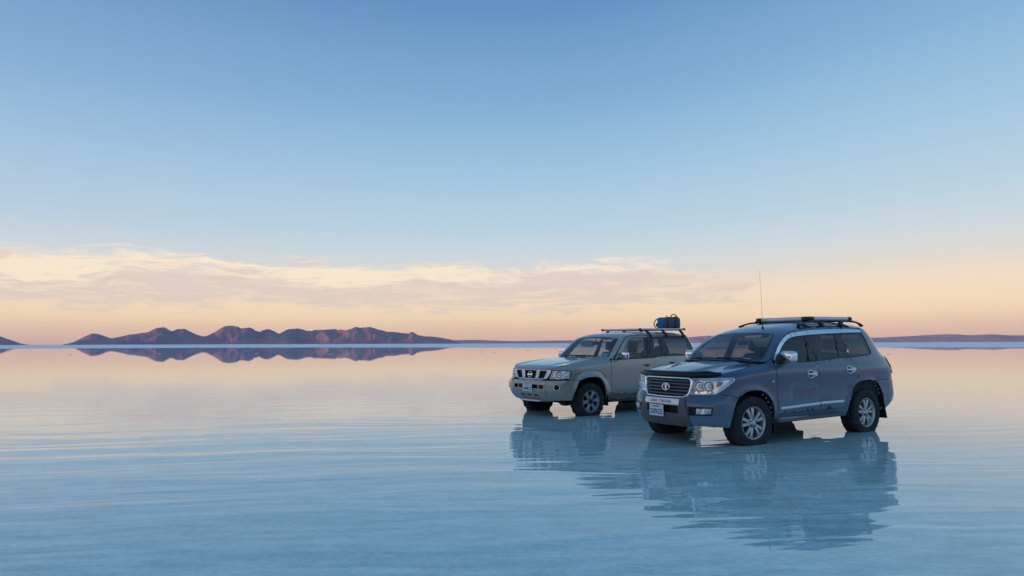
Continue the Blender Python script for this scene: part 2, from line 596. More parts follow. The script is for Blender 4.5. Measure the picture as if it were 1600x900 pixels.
def surf_n(surf, a, b, e=.004):
    p = Vector(surf(a, b))
    n = (Vector(surf(a + e, b)) - Vector(surf(a - e, b))).cross(Vector(surf(a, b + e)) - Vector(surf(a, b - e)))
    if n.length < 1e-12: return Vector((0, 0, 1))
    n.normalize()
    c = Vector((min(1.2, max(-1.2, p.x)), 0, .8))
    return n if n.dot(p - c) > 0 else -n


def off(surf, d):
    def f(a, b):
        return tuple(Vector(surf(a, b)) + surf_n(surf, a, b) * d)
    return f


def shrink(poly, g):
    """move a polygon's edges inwards by g (outwards when negative)"""
    n = len(poly)
    ar = sum(poly[i][0] * poly[(i + 1) % n][1] - poly[(i + 1) % n][0] * poly[i][1] for i in range(n))
    sg = 1 if ar > 0 else -1
    out = []
    for i in range(n):
        a, b, c = Vector(poly[i - 1]), Vector(poly[i]), Vector(poly[(i + 1) % n])
        e1, e2 = (b - a), (c - b)
        if e1.length < 1e-9 or e2.length < 1e-9:
            out.append(tuple(b)); continue
        e1.normalize(); e2.normalize()
        n1, n2 = Vector((-e1.y, e1.x)) * sg, Vector((-e2.y, e2.x)) * sg
        k = max(.35, 1 + n1.dot(n2))
        out.append(tuple(b + (n1 + n2) * (g / k)))
    return out


def subdiv(poly, sp):
    out = []
    n = len(poly)
    for i in range(n):
        a, b = poly[i], poly[(i + 1) % n]
        k = max(1, int(math.ceil(math.hypot(b[0] - a[0], b[1] - a[1]) / sp)))
        for j in range(k):
            t = j / k
            out.append((a[0] + (b[0] - a[0]) * t, a[1] + (b[1] - a[1]) * t))
    return out


def inside(p, poly):
    x, y = p
    c = False
    n = len(poly)
    j = n - 1
    for i in range(n):
        xi, yi = poly[i]
        xj, yj = poly[j]
        if (yi > y) != (yj > y) and x < (xj - xi) * (y - yi) / (yj - yi) + xi:
            c = not c
        j = i
    return c


def panel(mb, surf, outer, mat, holes=(), sp=.05, th=.022, gap=.0035, back=None, sym=False):
    """a sheet of bodywork: polygon(s) in surface coordinates, filled, given thickness and turned edges"""
    loops = [subdiv(shrink(outer, gap), sp * .8)] + [subdiv(shrink(h, -gap), sp * .8) for h in holes]
    pts, edges = [], []
    for L in loops:
        o = len(pts)
        pts += L
        edges += [(o + i, o + (i + 1) % len(L)) for i in range(len(L))]
    nb = len(pts)
    x0, x1 = min(p[0] for p in loops[0]), max(p[0] for p in loops[0])
    y0, y1 = min(p[1] for p in loops[0]), max(p[1] for p in loops[0])
    bset = {}
    cs = sp
    for p in pts:
        bset.setdefault((int(math.floor(p[0] / cs)), int(math.floor(p[1] / cs))), []).append(p)
    y = y0 + sp * .5
    row = 0
    while y < y1:
        x = x0 + sp * (.5 if row % 2 else .25)
        while x < x1:
            if inside((x, y), loops[0]) and not any(inside((x, y), h) for h in loops[1:]):
                ci, cj = int(math.floor(x / cs)), int(math.floor(y / cs))
                near = any(math.hypot(q[0] - x, q[1] - y) < sp * .55 for di in (-1, 0, 1) for dj in (-1, 0, 1) for q in bset.get((ci + di, cj + dj), ()))
                if not near: pts.append((x, y))
            x += sp
        y += sp * .87
        row += 1
    r = delaunay_2d_cdt([Vector(p) for p in pts], edges, [], 0, 1e-6)
    vs = [tuple(q) for q in r[0]]
    tris = []
    for f in r[2]:
        if len(f) != 3: continue
        c = (sum(vs[i][0] for i in f) / 3, sum(vs[i][1] for i in f) / 3)
        if inside(c, loops[0]) and not any(inside(c, h) for h in loops[1:]):
            tris.append(tuple(f))
    P = [Vector(surf(a, b)) for a, b in vs]
    out = []
    N = [Vector((0, 0, 0)) for _ in P]
    for f in tris:
        a, b, c = (P[i] for i in f)
        n = (b - a).cross(c - a)
        ctr = (a + b + c) / 3
        cc = Vector((min(1.2, max(-1.2, ctr.x)), 0, .8))
        if n.dot(ctr - cc) < 0:
            f = (f[0], f[2], f[1]); n = -n
        out.append(f)
        for i in f: N[i] += n
    N = [n.normalized() if n.length > 0 else n for n in N]
    half = MB()
    half.add(P, out, mat, True)
    if th:
        Q = [p - n * th for p, n in zip(P, N)]
        half.add(Q, [f[::-1] for f in out], back or M['interior'], True)
        cnt = {}
        for f in out:
            for i in range(3):
                e = (f[i], f[(i + 1) % 3])
                cnt[e] = cnt.get(e, 0) + 1
        rim = [e for e in cnt if (e[1], e[0]) not in cnt]
        for a, b in rim:
            half.add([P[a], P[b], Q[b], Q[a]], [(1, 0, 3, 2)], mat, False)
    mb.join(half)
    if sym: mb.join(half.mirrored())
    return mb


def text_mb(body, size, mat, depth=.002, shear=0.0, space=1.0):
    cu = bpy.data.curves.new('lettering', 'FONT')
    cu.body = body
    cu.size = size
    cu.align_x = 'CENTER'
    cu.align_y = 'CENTER'
    cu.extrude = depth
    cu.shear = shear
    cu.space_character = space
    cu.resolution_u = 3
    o = bpy.data.objects.new('lettering', cu)
    COL.objects.link(o)
    bpy.context.view_layer.update()
    me = bpy.data.meshes.new_from_object(o.evaluated_get(bpy.context.evaluated_depsgraph_get()))
    mb = MB()
    mb.add([q.co[:] for q in me.vertices], [tuple(p.vertices) for p in me.polygons], mat, False)
    bpy.data.objects.remove(o)
    bpy.data.curves.remove(cu)
    bpy.data.meshes.remove(me)
    return mb


def tag(o, label=None, cat=None, group=None, kind=None):
    if label: o['label'] = label
    if cat: o['category'] = cat
    if group: o['group'] = group
    if kind: o['kind'] = kind
    return o


def empty(name, loc=(0, 0, 0), rz=0.0, parent=None):
    o = bpy.data.objects.new(name, None)
    o.empty_display_size = .2
    COL.objects.link(o)
    o.location = loc
    o.rotation_euler = (0, 0, rz)
    if parent is not None: o.parent = parent
    return o


def dup(o, parent, mt=None):
    """copy of a part with its sub-parts"""
    c = o.copy()
    COL.objects.link(c)
    c.parent = parent
    if mt is not None: c.matrix_basis = mt
    for ch in list(o.children):
        dup(ch, c)
    return c


# ------------------------------------------------------------------ setting: salt flat, water, hills
def disc(name, r0, r1, z, mat, nseg=128, rings=None, wob=0.0, kind='structure', centre=(0, 0)):
    mb = MB()
    rs = rings or [r0, r1]
    rows = []
    for i, r in enumerate(rs):
        row = []
        for k in range(nseg):
            a = 2 * math.pi * k / nseg
            rr = r
            if wob and ((r1 > r0 and i == len(rs) - 1 and wob > 0)):
                rr = r * (1 + .42 * sstep(.10, -.45, math.atan2(math.sin(a), math.cos(a))) * (math.cos(a) > 0)) * (1 + wob * noise.fractal(Vector((math.cos(a) * 9, math.sin(a) * 9, 3.3)), 1, 2, 4))
            row.append((centre[0] + rr * math.sin(a), centre[1] + rr * math.cos(a), z))
        rows.append(row)
    mb.grid(rows, mat, False, closed_u=True)
    if rs[0] < .5:
        pass
    o = mb.build(name)
    tag(o, kind=kind)
    return o


m, t, p = new_mat('salt_crust')
o = t.new('ShaderNodeTexCoord').outputs['Object']
sn = t.noise(t.mapping(o, scale=(.004, .02, 1)), 1.0, 5, .6)
t.put(p.inputs['Base Color'], t.mix(sn, (.80, .80, .82, 1), (.92, .92, .94, 1)))
p.inputs['Roughness'].default_value = .42
p.inputs['Specular IOR Level'].default_value = .5
M['salt'] = m

# shallow brine over the salt: mirror at grazing angles, the pale bed below shows through close by
m, t, p = new_mat('brine')
geo = t.new('ShaderNodeNewGeometry').outputs['Position']
# crests run almost across the view, rising a little to the right
rm = t.mapping(geo, rot=(0, 0, R(-7)))
wx, wy, wz = t.xyz(rm)
warp = t.noise(t.mapping(geo, scale=(.22, .35, 1)), 1.0, 2, .5)
yw = t.m('ADD', wy, t.m('MULTIPLY', warp, 1.6))
swell = t.noise(t.comb(t.m('MULTIPLY', wx, .22), t.m('MULTIPLY', yw, 1.75), 0.0), 1.0, 2, .45)
rip = t.noise(t.comb(t.m('MULTIPLY', wx, .7), t.m('MULTIPLY', yw, 6.0), 2.0), 1.0, 2, .5)
fine = t.noise(t.mapping(geo, rot=(0, 0, R(12)), scale=(5, 16, 1)), 1.0, 3, .6)
patch = t.ramp01(t.noise(t.mapping(geo, scale=(.05, .09, 1)), 1.0, 2), .35, .65)
calm = t.new('ShaderNodeVectorMath', operation='LENGTH')
t.put(calm.inputs[0], geo)
dist = calm.outputs['Value']
calm = t.m('SUBTRACT', 1.0, t.m('MULTIPLY', t.ramp01(dist, 7, 40), .985))
calm = t.m('MULTIPLY', calm, t.m('SUBTRACT', 2.3, t.m('MULTIPLY', t.ramp01(dist, 3, 15), 1.3)))      # a light air ruffles only this end of the sheet
hgt = t.m('ADD', t.m('MULTIPLY', swell, .0095), t.m('MULTIPLY', rip, t.m('ADD', .0004, t.m('MULTIPLY', patch, .0006))))
hgt = t.m('ADD', hgt, t.m('MULTIPLY', fine, .00012))
bp = t.new('ShaderNodeBump')
bp.inputs['Strength'].default_value = 1.0
bp.inputs['Distance'].default_value = 1.0
t.put(bp.inputs['Height'], t.m('MULTIPLY', hgt, calm))
t.put(p.inputs['Normal'], bp.outputs[0])
bed = t.noise(t.mapping(geo, rot=(0, 0, R(-7)), scale=(2.2, 6.0, 1)), 1.0, 5, .65)
bed2 = t.noise(t.mapping(geo, scale=(14, 26, 1)), 1.0, 4, .7)
bedm = t.m('ADD', t.m('MULTIPLY', bed, .5), t.m('MULTIPLY', bed2, .5))
t.put(p.inputs['Base Color'], t.mix(t.ramp01(bedm, .36, .64), (.345, .515, .50, 1), (.585, .775, .725, 1)))
p.inputs['Roughness'].default_value = .015
p.inputs['IOR'].default_value = 1.38      # saturated brine
M['brine'] = m

rg = [0.01, 3, 8, 20, 60, 140, 232]
disc('water', 0.01, 232, 0.0, M['brine'], 160, rg, .012)
disc('salt_flat', 175, 26000, -.012, M['salt'], 96, [175, 205, 235, 260, 300, 340, 400, 1000, 4000, 12000, 26000])


# low crusts of dry salt breaking the surface towards the far edge of the water
mb = MB()
rnd = random.Random(5)
for i in range(420):
    a = R(rnd.uniform(-44, 44))
    far = 232 * (1 + .42 * sstep(.10, -.45, a))
    r = far - abs(rnd.gauss(0, 22)) if rnd.random() < .85 else rnd.uniform(90, 225)
    w_, h_ = rnd.uniform(.08, .45), rnd.uniform(.015, .05)
    cx, cy = math.sin(a) * r, math.cos(a) * r
    n = 7
    ring = [(cx + w_ * rnd.uniform(.7, 1.3) * math.cos(2 * math.pi * k / n) * 1.6, cy + w_ * rnd.uniform(.7, 1.3) * math.sin(2 * math.pi * k / n), -.004) for k in range(n)]
    top = [(cx + (x - cx) * .45, cy + (y - cy) * .45, h_ * rnd.uniform(.7, 1.2)) for x, y, z in ring]
    mb.grid([ring, top], M['salt'], False, closed_u=True)
    mb.add(top, [tuple(range(n))], M['salt'], False)
tag(mb.build('salt_crusts'), kind='stuff')


def hills(name, sil, r_base, r_ridge, r_back, mat, seed, step=.06, relief=.8, nr=44, base_px=537.0):
    """terrain mass whose ridge line carries the listed (azimuth deg, height in m at the ridge)"""
    f = lerp_tab(sil)
    a0, a1 = sil[0][0], sil[-1][0]
    na = int((a1 - a0) / step)
    rows = []
    for j in range(nr + 1):
        tj = j / nr
        r = r_base + (r_back - r_base) * tj
        row = []
        for i in range(na + 1):
            az = R(a0 + (a1 - a0) * i / na)
            # the ridge wanders in distance, spurs run out from it
            rr = r_ridge + (r_back - r_base) * .10 * noise.noise(Vector((math.degrees(az) * .55, seed, 0)))
            x, y = math.sin(az) * r, math.cos(az) * r
            if r <= rr: k = (r - r_base) / (rr - r_base)
            else: k = (r_back - r) / (r_back - rr)
            k = max(0, min(1, k))
            q = Vector((x / 620, y / 900, seed))
            rid = 1 - abs(noise.fractal(q * 1.3, .9, 2.1, 5)) * 1.6
            fine = noise.fractal(q * 5, .8, 2.2, 4)
            shape = k ** 1.25
            gul = relief * (1 - k) * 1.9 * (rid - .55)
            h = f(math.degrees(az)) * (shape * (1 + gul) + .05 * fine * min(1, k * 4) * (1.2 - .6 * k))
            row.append((x, y, max(-2.0, h) if 0 < j < nr else -3.0))
        rows.append(row)
    mb = MB()
    mb.grid(rows, mat, True)
    o = mb.build(name)
    tag(o, kind='structure')
    return o


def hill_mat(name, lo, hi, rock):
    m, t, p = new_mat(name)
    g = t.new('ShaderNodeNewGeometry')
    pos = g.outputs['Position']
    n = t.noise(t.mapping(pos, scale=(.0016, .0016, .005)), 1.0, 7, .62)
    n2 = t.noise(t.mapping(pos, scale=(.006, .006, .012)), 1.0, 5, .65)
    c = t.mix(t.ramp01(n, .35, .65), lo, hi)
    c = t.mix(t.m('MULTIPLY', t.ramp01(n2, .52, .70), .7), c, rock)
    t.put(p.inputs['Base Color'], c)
    p.inputs['Roughness'].default_value = .95
    p.inputs['Specular IOR Level'].default_value = .1
    return m


M['hill'] = hill_mat('hill_rock_hazed', (.21, .185, .275, 1), (.34, .245, .275, 1), (.47, .30, .26, 1))  # purple of haze and shade mixed into the rock colours
M['hill_far'] = hill_mat('far_hill_rock_hazed', (.34, .25, .30, 1), (.46, .31, .33, 1), (.52, .35, .34, 1))  # paler, pinker copy: distance haze put into the base colour


def px_sil(pts, r):
    """silhouette read as picture columns and heights above the flat -> azimuth and metres"""
    out = []
    for x, y in pts:
        base = 537.0 - .003 * (x - 800)
        az = math.degrees(math.atan((x - 800) / 1066.7))
        d = math.hypot(1066.7, x - 800)
        out.append((az, max(0.0, (base - y) / d * r + 1.5)))
    return out


main = [(100, 538.8), (115, 535.5), (122, 532), (135, 525.5), (145, 521.6), (152, 521.6), (162, 524), (176, 528.5), (188, 527), (201.6, 523.6), (214, 521.8), (230, 519.2), (241, 514.6), (247, 511.8), (253, 511.0), (260, 512.2), (269.6, 516.5), (277, 515.0), (286, 513.8), (293, 515.8), (300, 519.2), (310, 523.4), (319, 525.8), (327, 524), (335, 520.2), (343, 515), (351, 510.6), (358, 509.4), (366, 509.2), (372, 510.8), (377, 513.2), (383, 512.4), (389, 511.5), (396, 514.5), (405, 518.0), (412, 515.8), (419.6, 514.2), (428, 517.5), (436, 521.6), (443, 518.6), (450, 515.6), (457, 514.2), (464, 513.8), (473, 515), (483, 517.0), (492, 516.4), (502, 515.6), (511, 515.3), (520, 514.6), (530, 515.2), (539, 515.4), (548, 513.4), (558, 511.4), (567, 512.4), (577, 511.8), (586, 514.2), (595, 516.6), (609, 518.8), (623, 519.4), (632, 520.8), (637.6, 521.2), (641, 519.8), (644.6, 519.2), (649, 521.6), (654, 524.0), (664, 525.8), (676, 526.2), (689, 527.8), (698, 529.8), (708, 532), (722, 537.2)]
R1 = 8600.0
hills('hills', px_sil(main, R1), 8020, R1, 10400, M['hill'], 2.7, .045)
hills('hills', px_sil([(-160, 536), (-120, 524), (-80, 515), (-40, 517), (-15, 522.0), (0, 525.3), (12, 529.5), (25, 533.8), (36, 537.4), (48, 539.4)], 8200), 7500, 8200, 9400, M['hill'], 9.1, .05)
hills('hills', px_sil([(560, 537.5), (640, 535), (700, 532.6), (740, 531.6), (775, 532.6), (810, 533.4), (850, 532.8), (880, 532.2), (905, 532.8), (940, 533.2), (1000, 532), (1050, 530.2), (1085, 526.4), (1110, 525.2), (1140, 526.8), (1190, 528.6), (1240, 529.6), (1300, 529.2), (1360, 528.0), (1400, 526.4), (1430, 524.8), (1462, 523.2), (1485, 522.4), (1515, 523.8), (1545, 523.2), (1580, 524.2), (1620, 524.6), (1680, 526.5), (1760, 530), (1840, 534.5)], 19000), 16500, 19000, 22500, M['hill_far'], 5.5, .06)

HAZE = 1.8e-5
# unseen ridge, added behind the camera to keep low sun off the cars
def sun_block_ridge(name, cx, cy, half, depth, h, mat, seed):
    d = sdir.copy(); d.z = 0; d.normalize()
    q = Vector((-d.y, d.x, 0))
    rows = []
    for j in range(13):
        tj = -1 + 2 * j / 12
        row = []
        for i in range(81):
            ti = -1 + 2 * i / 80
            k = (1 - abs(tj) ** 1.5) * (1 - abs(ti) ** 6)
            x, y = cx + d.x * tj * depth + q.x * ti * half, cy + d.y * tj * depth + q.y * ti * half
            n = noise.fractal(Vector((x / 700, y / 700, seed)), .9, 2.1, 5)
            row.append((x, y, -3 + h * k * (1 + .22 * n)))
        rows.append(row)
    mb = MB()
    mb.grid(rows, mat, True)
    tag(mb.build(name), kind='structure')


sun_block_ridge('hills', sdir.x * 4200, sdir.y * 4200, 3600, 1100, 330, M['hill'], 4.4)  # out of view; added only to shade the flat round the cars

# thin dusk haze over the flat
hz = bpy.data.materials.new('haze')
hz.use_nodes = True
t = NT(hz.node_tree)
t.n.remove(t.n.get('Principled BSDF'))
pv = t.new('ShaderNodeVolumePrincipled')
pv.inputs['Color'].default_value = (.95, .88, .95, 1)
pv.inputs['Density'].default_value = HAZE
pv.inputs['Anisotropy'].default_value = 0.0
t.l.new(pv.outputs[0], t.n.get('Material Output').inputs['Volume'])
if HAZE > 0:
    hb = MB()
    hb.box((0, 0, 0), (1, 1, 1), hz)
    hb.v = [(x * 56000, y * 56000, -1.5 - 2.2 + (z + .5) * 640) for x, y, z in hb.v]
    ho = hb.build('haze')
    tag(ho, kind='stuff')


# ------------------------------------------------------------------ car bodies
class Wrap:
    """body skin below the roof: s runs round the plan outline from the nose, z is height above the water"""
    def __init__(s, outline, front, side, rear, W, xf0, xr0, shoulder=None, flares=()):
        q = spline(outline, 40)
        # mirror the ends so the centre line is crossed square
        l = [0.0]
        for a, b in zip(q, q[1:]): l.append(l[-1] + math.hypot(b[0] - a[0], b[1] - a[1]))
        s.L, s.N = l[-1], 2000
        s.qx, s.qy = [], []
        j = 0
        for i in range(s.N + 1):
            d = s.L * i / s.N
            while j < len(l) - 2 and l[j + 1] < d: j += 1
            t = (d - l[j]) / (l[j + 1] - l[j])
            s.qx.append(q[j][0] + (q[j + 1][0] - q[j][0]) * t)
            s.qy.append(q[j][1] + (q[j + 1][1] - q[j][1]) * t)
        s.If, s.Is, s.Ir = lerp_tab(front), lerp_tab(side), lerp_tab(rear)
        s.W, s.xf0, s.xr0, s.xf, s.xr = W, xf0, xr0, outline[0][0], outline[-1][0]
        s.shoulder, s.flares = shoulder, flares

    def P(s, a, z):
        sg = 1 if a >= 0 else -1
        k = min(abs(a), s.L) / s.L * s.N
        i = min(int(k), s.N - 1)
        t = k - i
        x = s.qx[i] * (1 - t) + s.qx[i + 1] * t
        y = s.qy[i] * (1 - t) + s.qy[i + 1] * t
        if x > s.xf0: x2 = s.xf0 + (x - s.xf0) * (1 - s.If(z) / (s.xf - s.xf0))
        elif x < s.xr0: x2 = s.xr0 + (x - s.xr0) * (1 - s.Ir(z) / (s.xr0 - s.xr))
        else: x2 = x
        ins = s.Is(z)
        if s.shoulder: ins += s.shoulder(x2, z)
        y2 = y * (1 - ins / s.W)
        sw = sstep(.55, .95, y / s.W)
        for (cx, cz, ra, amp, wd) in s.flares:
            r = math.hypot(x2 - cx, max(z - cz, 0))
            if r < ra + wd: y2 += amp * sw * (1 - sstep(ra - .02, ra + wd, r))
        return (x2, sg * y2, z)

    def side(s, x, z):
        lo, hi = .3, s.L - .3
        for _ in range(32):
            m = (lo + hi) / 2
            if s.P(m, z)[0] > x: lo = m
            else: hi = m
        return ((lo + hi) / 2, z)

    def sides(s, pts):
        return [s.side(x, z) for x, z in pts]


def mirror_pts(pts):
    return [(-a, b) for a, b in pts]


def roof_patch(wr, T, xs, zc, nu=17, front_bow=.0, rear_bow=.0, p=2.6):
    """roof skin between the two gutters; xs runs from front to rear"""
    rows = []
    n = len(xs)
    for i, x in enumerate(xs):
        e = Vector(wr.P(*wr.side(x, T(x))))
        row = []
        for j in range(nu):
            u = -1 + 2 * j / (nu - 1)
            k = 1 - abs(u) ** p
            bow = front_bow * (1 - u * u) * max(0, 1 - i / (n * .5)) - rear_bow * (1 - u * u) * max(0, 1 - (n - 1 - i) / (n * .3))
            row.append((e.x + bow, u * e.y, e.z + (zc(x) - e.z) * k))
        rows.append(row)
    return rows


def tyre_mb(R_, width, rim, mat, tread=.006, chunky=False, blocks=64):
    """tyre: rounded sidewalls, grooved tread; axle along Y, outer face +Y"""
    w = width / 2
    prof = [(-w * .72, rim - .012), (-w * .90, rim + .006), (-w * .985, rim + (R_ - rim) * .35), (-w * .985, rim + (R_ - rim) * .6), (-w * .90, R_ - .028), (-w * .80, R_ - .008),
            (-w * .55, R_), (-w * .42, R_), (-w * .40, R_ - .011), (-w * .34, R_ - .011), (-w * .32, R_), (-w * .05, R_), (-w * .03, R_ - .011), (w * .03, R_ - .011), (w * .05, R_),
            (w * .32, R_), (w * .34, R_ - .011), (w * .40, R_ - .011), (w * .42, R_), (w * .55, R_),
            (w * .80, R_ - .008), (w * .90, R_ - .028), (w * .985, rim + (R_ - rim) * .6), (w * .985, rim + (R_ - rim) * .35), (w * .93, rim + .012), (w * .86, rim + .002), (w * .70, rim - .012)]

    def mod(a, r, k):
        if r > R_ - .034 and abs(a) > w * .3:
            d = .016 if chunky else .008
            ph = (k // 2 + (0 if a > 0 else 1)) % 2
            return r - (d if ph else 0)
        return r
    mb = MB()
    mb.lathe(prof, mat, seg=blocks * 2, mod=mod)
    return mb


def wheel_bolts(n, rad, y, r, mat, mb):
    for k in range(n):
        a = 2 * math.pi * (k + .5) / n
        mb.lathe([(y - .01, r), (y + .012, r), (y + .016, r * .7), (y + .016, 0.0005)], mat, (math.cos(a) * rad, 0, math.sin(a) * rad), seg=8)


def spoke(mb, mat, ang, r0, r1, w0, w1, y0, y1, th, twist=0.0, n=5):
    """one tapered spoke from hub to rim, rounded face"""
    rows = []
    for i in range(n + 1):
        t = i / n
        r = r0 + (r1 - r0) * t
        w = w0 + (w1 - w0) * t
        a = ang + twist * t
        y = y0 + (y1 - y0) * t + .012 * math.sin(t * math.pi)
        c, s_ = math.cos(a), math.sin(a)
        row = []
        for (q, d) in [(-.5, -th), (-.5, -.008), (-.36, 0), (.36, 0), (.5, -.008), (.5, -th)]:
            row.append((c * r - s_ * w * q, y + d, s_ * r + c * w * q))
        rows.append(row)
    mb.grid(rows, mat, False)


def strip_plate(parent, text_top, text_main, centre, w, h, normal_yaw, tilt=0.0):
    """number plate: board, raised rim and dark characters"""
    mt = Matrix.Translation(centre) @ Matrix.Rotation(normal_yaw, 4, 'Z') @ Matrix.Rotation(-tilt, 4, 'Y') @ Matrix.Rotation(math.pi / 2, 4, 'Z') @ Matrix.Rotation(math.pi / 2, 4, 'X')
    mb = MB()
    mb.box((0, 0, 0), (w, h, .008), M['plate_white'], .003)
    mb.xf(mt)
    o = mb.build('number_plate', parent)
    tx = text_mb(text_main, h * .66, M['ink'], .0015)
    # squeeze the line to the board
    xs = [q[0] for q in tx.v]
    k = w * .88 / (max(xs) - min(xs))
    tx.xf(Matrix.Translation((0, -h * .14, .0062)) @ Matrix.Diagonal((k, 1.0, 1, 1)))
    tx.add([], [], M['ink'])
    t2 = text_mb(text_top, h * .20, M['ink'], .0012, space=1.05)
    t2.xf(Matrix.Translation((0, h * .33, .0062)))
    t2.xf(mt)
    t2.build('lettering', o, fix=False)
    for sx in (-1, 1):
        tx.lathe([(.0045, .006), (.008, .006), (.008, .0005)], M['ink'], (sx * w * .36, h * .33, 0), axis='Z', seg=8)
    tx.xf(mt)
    tx.build('lettering', o, fix=False)
    return o


def seat(parent, x, y, mat, zf=.62, w=.50, back=.60, rest=True, yaw=0):
    s = MB()
    s.blob((x + .05, y, zf), (.50, w, .18), mat, .4)
    b = Matrix.Rotation(R(-14), 3, 'Y')
    s.blob((x - .22, y, zf + .08 + back / 2), (.17, w * .96, back), mat, .4, rot=b)
    o = s.build('seat', parent)
    if rest:
        h = MB()
        h.blob((x - .31, y, zf + .08 + back + .13), (.11, .27, .20), mat, .5, rot=b)
        for d in (-.06, .06):
            h.tube([(x - .30, y + d, zf + .04 + back), (x - .31, y + d, zf + back + .13)], .007, M['dark_metal'], 6)
        h.build('headrest', o)
    return o


def steering(parent, x, y, z, mat):
    mb = MB()
    rt = Matrix.Translation((x, y, z)) @ Matrix.Rotation(R(-62), 4, 'Y')
    ring = MB()
    ring.tube([(.185 * math.cos(a), .185 * math.sin(a), 0) for a in [2 * math.pi * k / 28 for k in range(28)]], .015, mat, 8, closed=True)
    for a in (0, 2.2, -2.2):
        ring.tube([(0, 0, -.02), (.18 * math.cos(a + math.pi), .18 * math.sin(a + math.pi), 0)], .014, mat, 6)
    ring.blob((0, 0, -.01), (.12, .12, .05), mat, .6)
    ring.xf(rt)
    mb.join(ring)
    return mb.build('steering_wheel', parent)


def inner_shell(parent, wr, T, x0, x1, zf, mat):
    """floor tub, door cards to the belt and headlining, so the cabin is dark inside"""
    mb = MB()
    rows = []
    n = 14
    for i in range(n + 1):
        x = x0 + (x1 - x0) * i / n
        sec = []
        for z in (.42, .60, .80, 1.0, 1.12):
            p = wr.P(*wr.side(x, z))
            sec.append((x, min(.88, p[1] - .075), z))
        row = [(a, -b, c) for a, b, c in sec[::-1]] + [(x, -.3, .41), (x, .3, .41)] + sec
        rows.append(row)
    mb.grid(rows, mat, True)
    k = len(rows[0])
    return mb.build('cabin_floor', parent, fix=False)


# ================================================================== the blue car
LC_T = lerp_tab([(-2.7, 1.73), (-2.1, 1.735), (-1.9, 1.752), (-1.6, 1.765), (-1.0, 1.77), (-.5, 1.755), (-.1, 1.728), (.2, 1.688), (.42, 1.615), (.6, 1.512), (.8, 1.352), (.98, 1.212), (1.02, 1.195), (1.45, 1.13), (1.9, 1.058), (2.1, 1.022), (2.25, 1.0), (2.4, 1.0)])


def lc_shoulder(x, z):
    k = sstep(.75, 1.15, x)
    if k <= 0: return 0
    a = (z - (LC_T(x) - .13)) / .13
    return k * .075 * a * a if a > 0 else 0


LC = Wrap([(2.36, 0), (2.352, .22), (2.325, .46), (2.265, .66), (2.15, .82), (1.99, .91), (1.78, .94), (1.4, .95), (.8, .952), (-.5, .952), (-1.4, .95), (-2.0, .93), (-2.34, .88), (-2.51, .77), (-2.59, .55), (-2.62, .25), (-2.62, 0)],
          front=[(.26, .12), (.31, .05), (.38, .012), (.48, 0), (.62, 0), (.665, .02), (.70, .06), (.74, .085), (.85, .10), (.98, .115), (1.03, .14)],
          side=[(.26, .09), (.33, .05), (.40, .022), (.5, .004), (.62, 0), (.74, .010), (.86, .009), (.97, .001), (1.04, .001), (1.09, .014), (1.13, .032), (1.2, .060), (1.25, .075), (1.3, .095), (1.45, .145), (1.6, .20), (1.68, .238), (1.74, .28), (1.8, .35)],
          rear=[(.33, .28), (.42, .14), (.5, .04), (.6, .0), (.76, .0), (.84, .015), (.9, .035), (1.0, .055), (1.2, .12), (1.31, .25), (1.58, .40), (1.73, .50), (1.8, .56)],
          W=.952, xf0=1.55, xr0=-1.25, shoulder=lc_shoulder, flares=[(1.45, .32, .47, .035, .14), (-1.40, .34, .50, .03, .14)])


def smooth_poly(pts, n=4):
    return spline(pts, n)


def emblem_rings(mb, mt):
    """three interlaced ovals"""
    def oval(a, b, cy, r):
        q = MB()
        q.tube([(math.cos(k / 32 * 2 * math.pi) * a, cy + math.sin(k / 32 * 2 * math.pi) * b, 0) for k in range(32)], r, M['chrome'], 8, closed=True)
        q.xf(mt)
        mb.join(q)
    oval(.074, .054, 0, .009)
    oval(.010, .042, -.004, .007)
    oval(.050, .013, .032, .006)


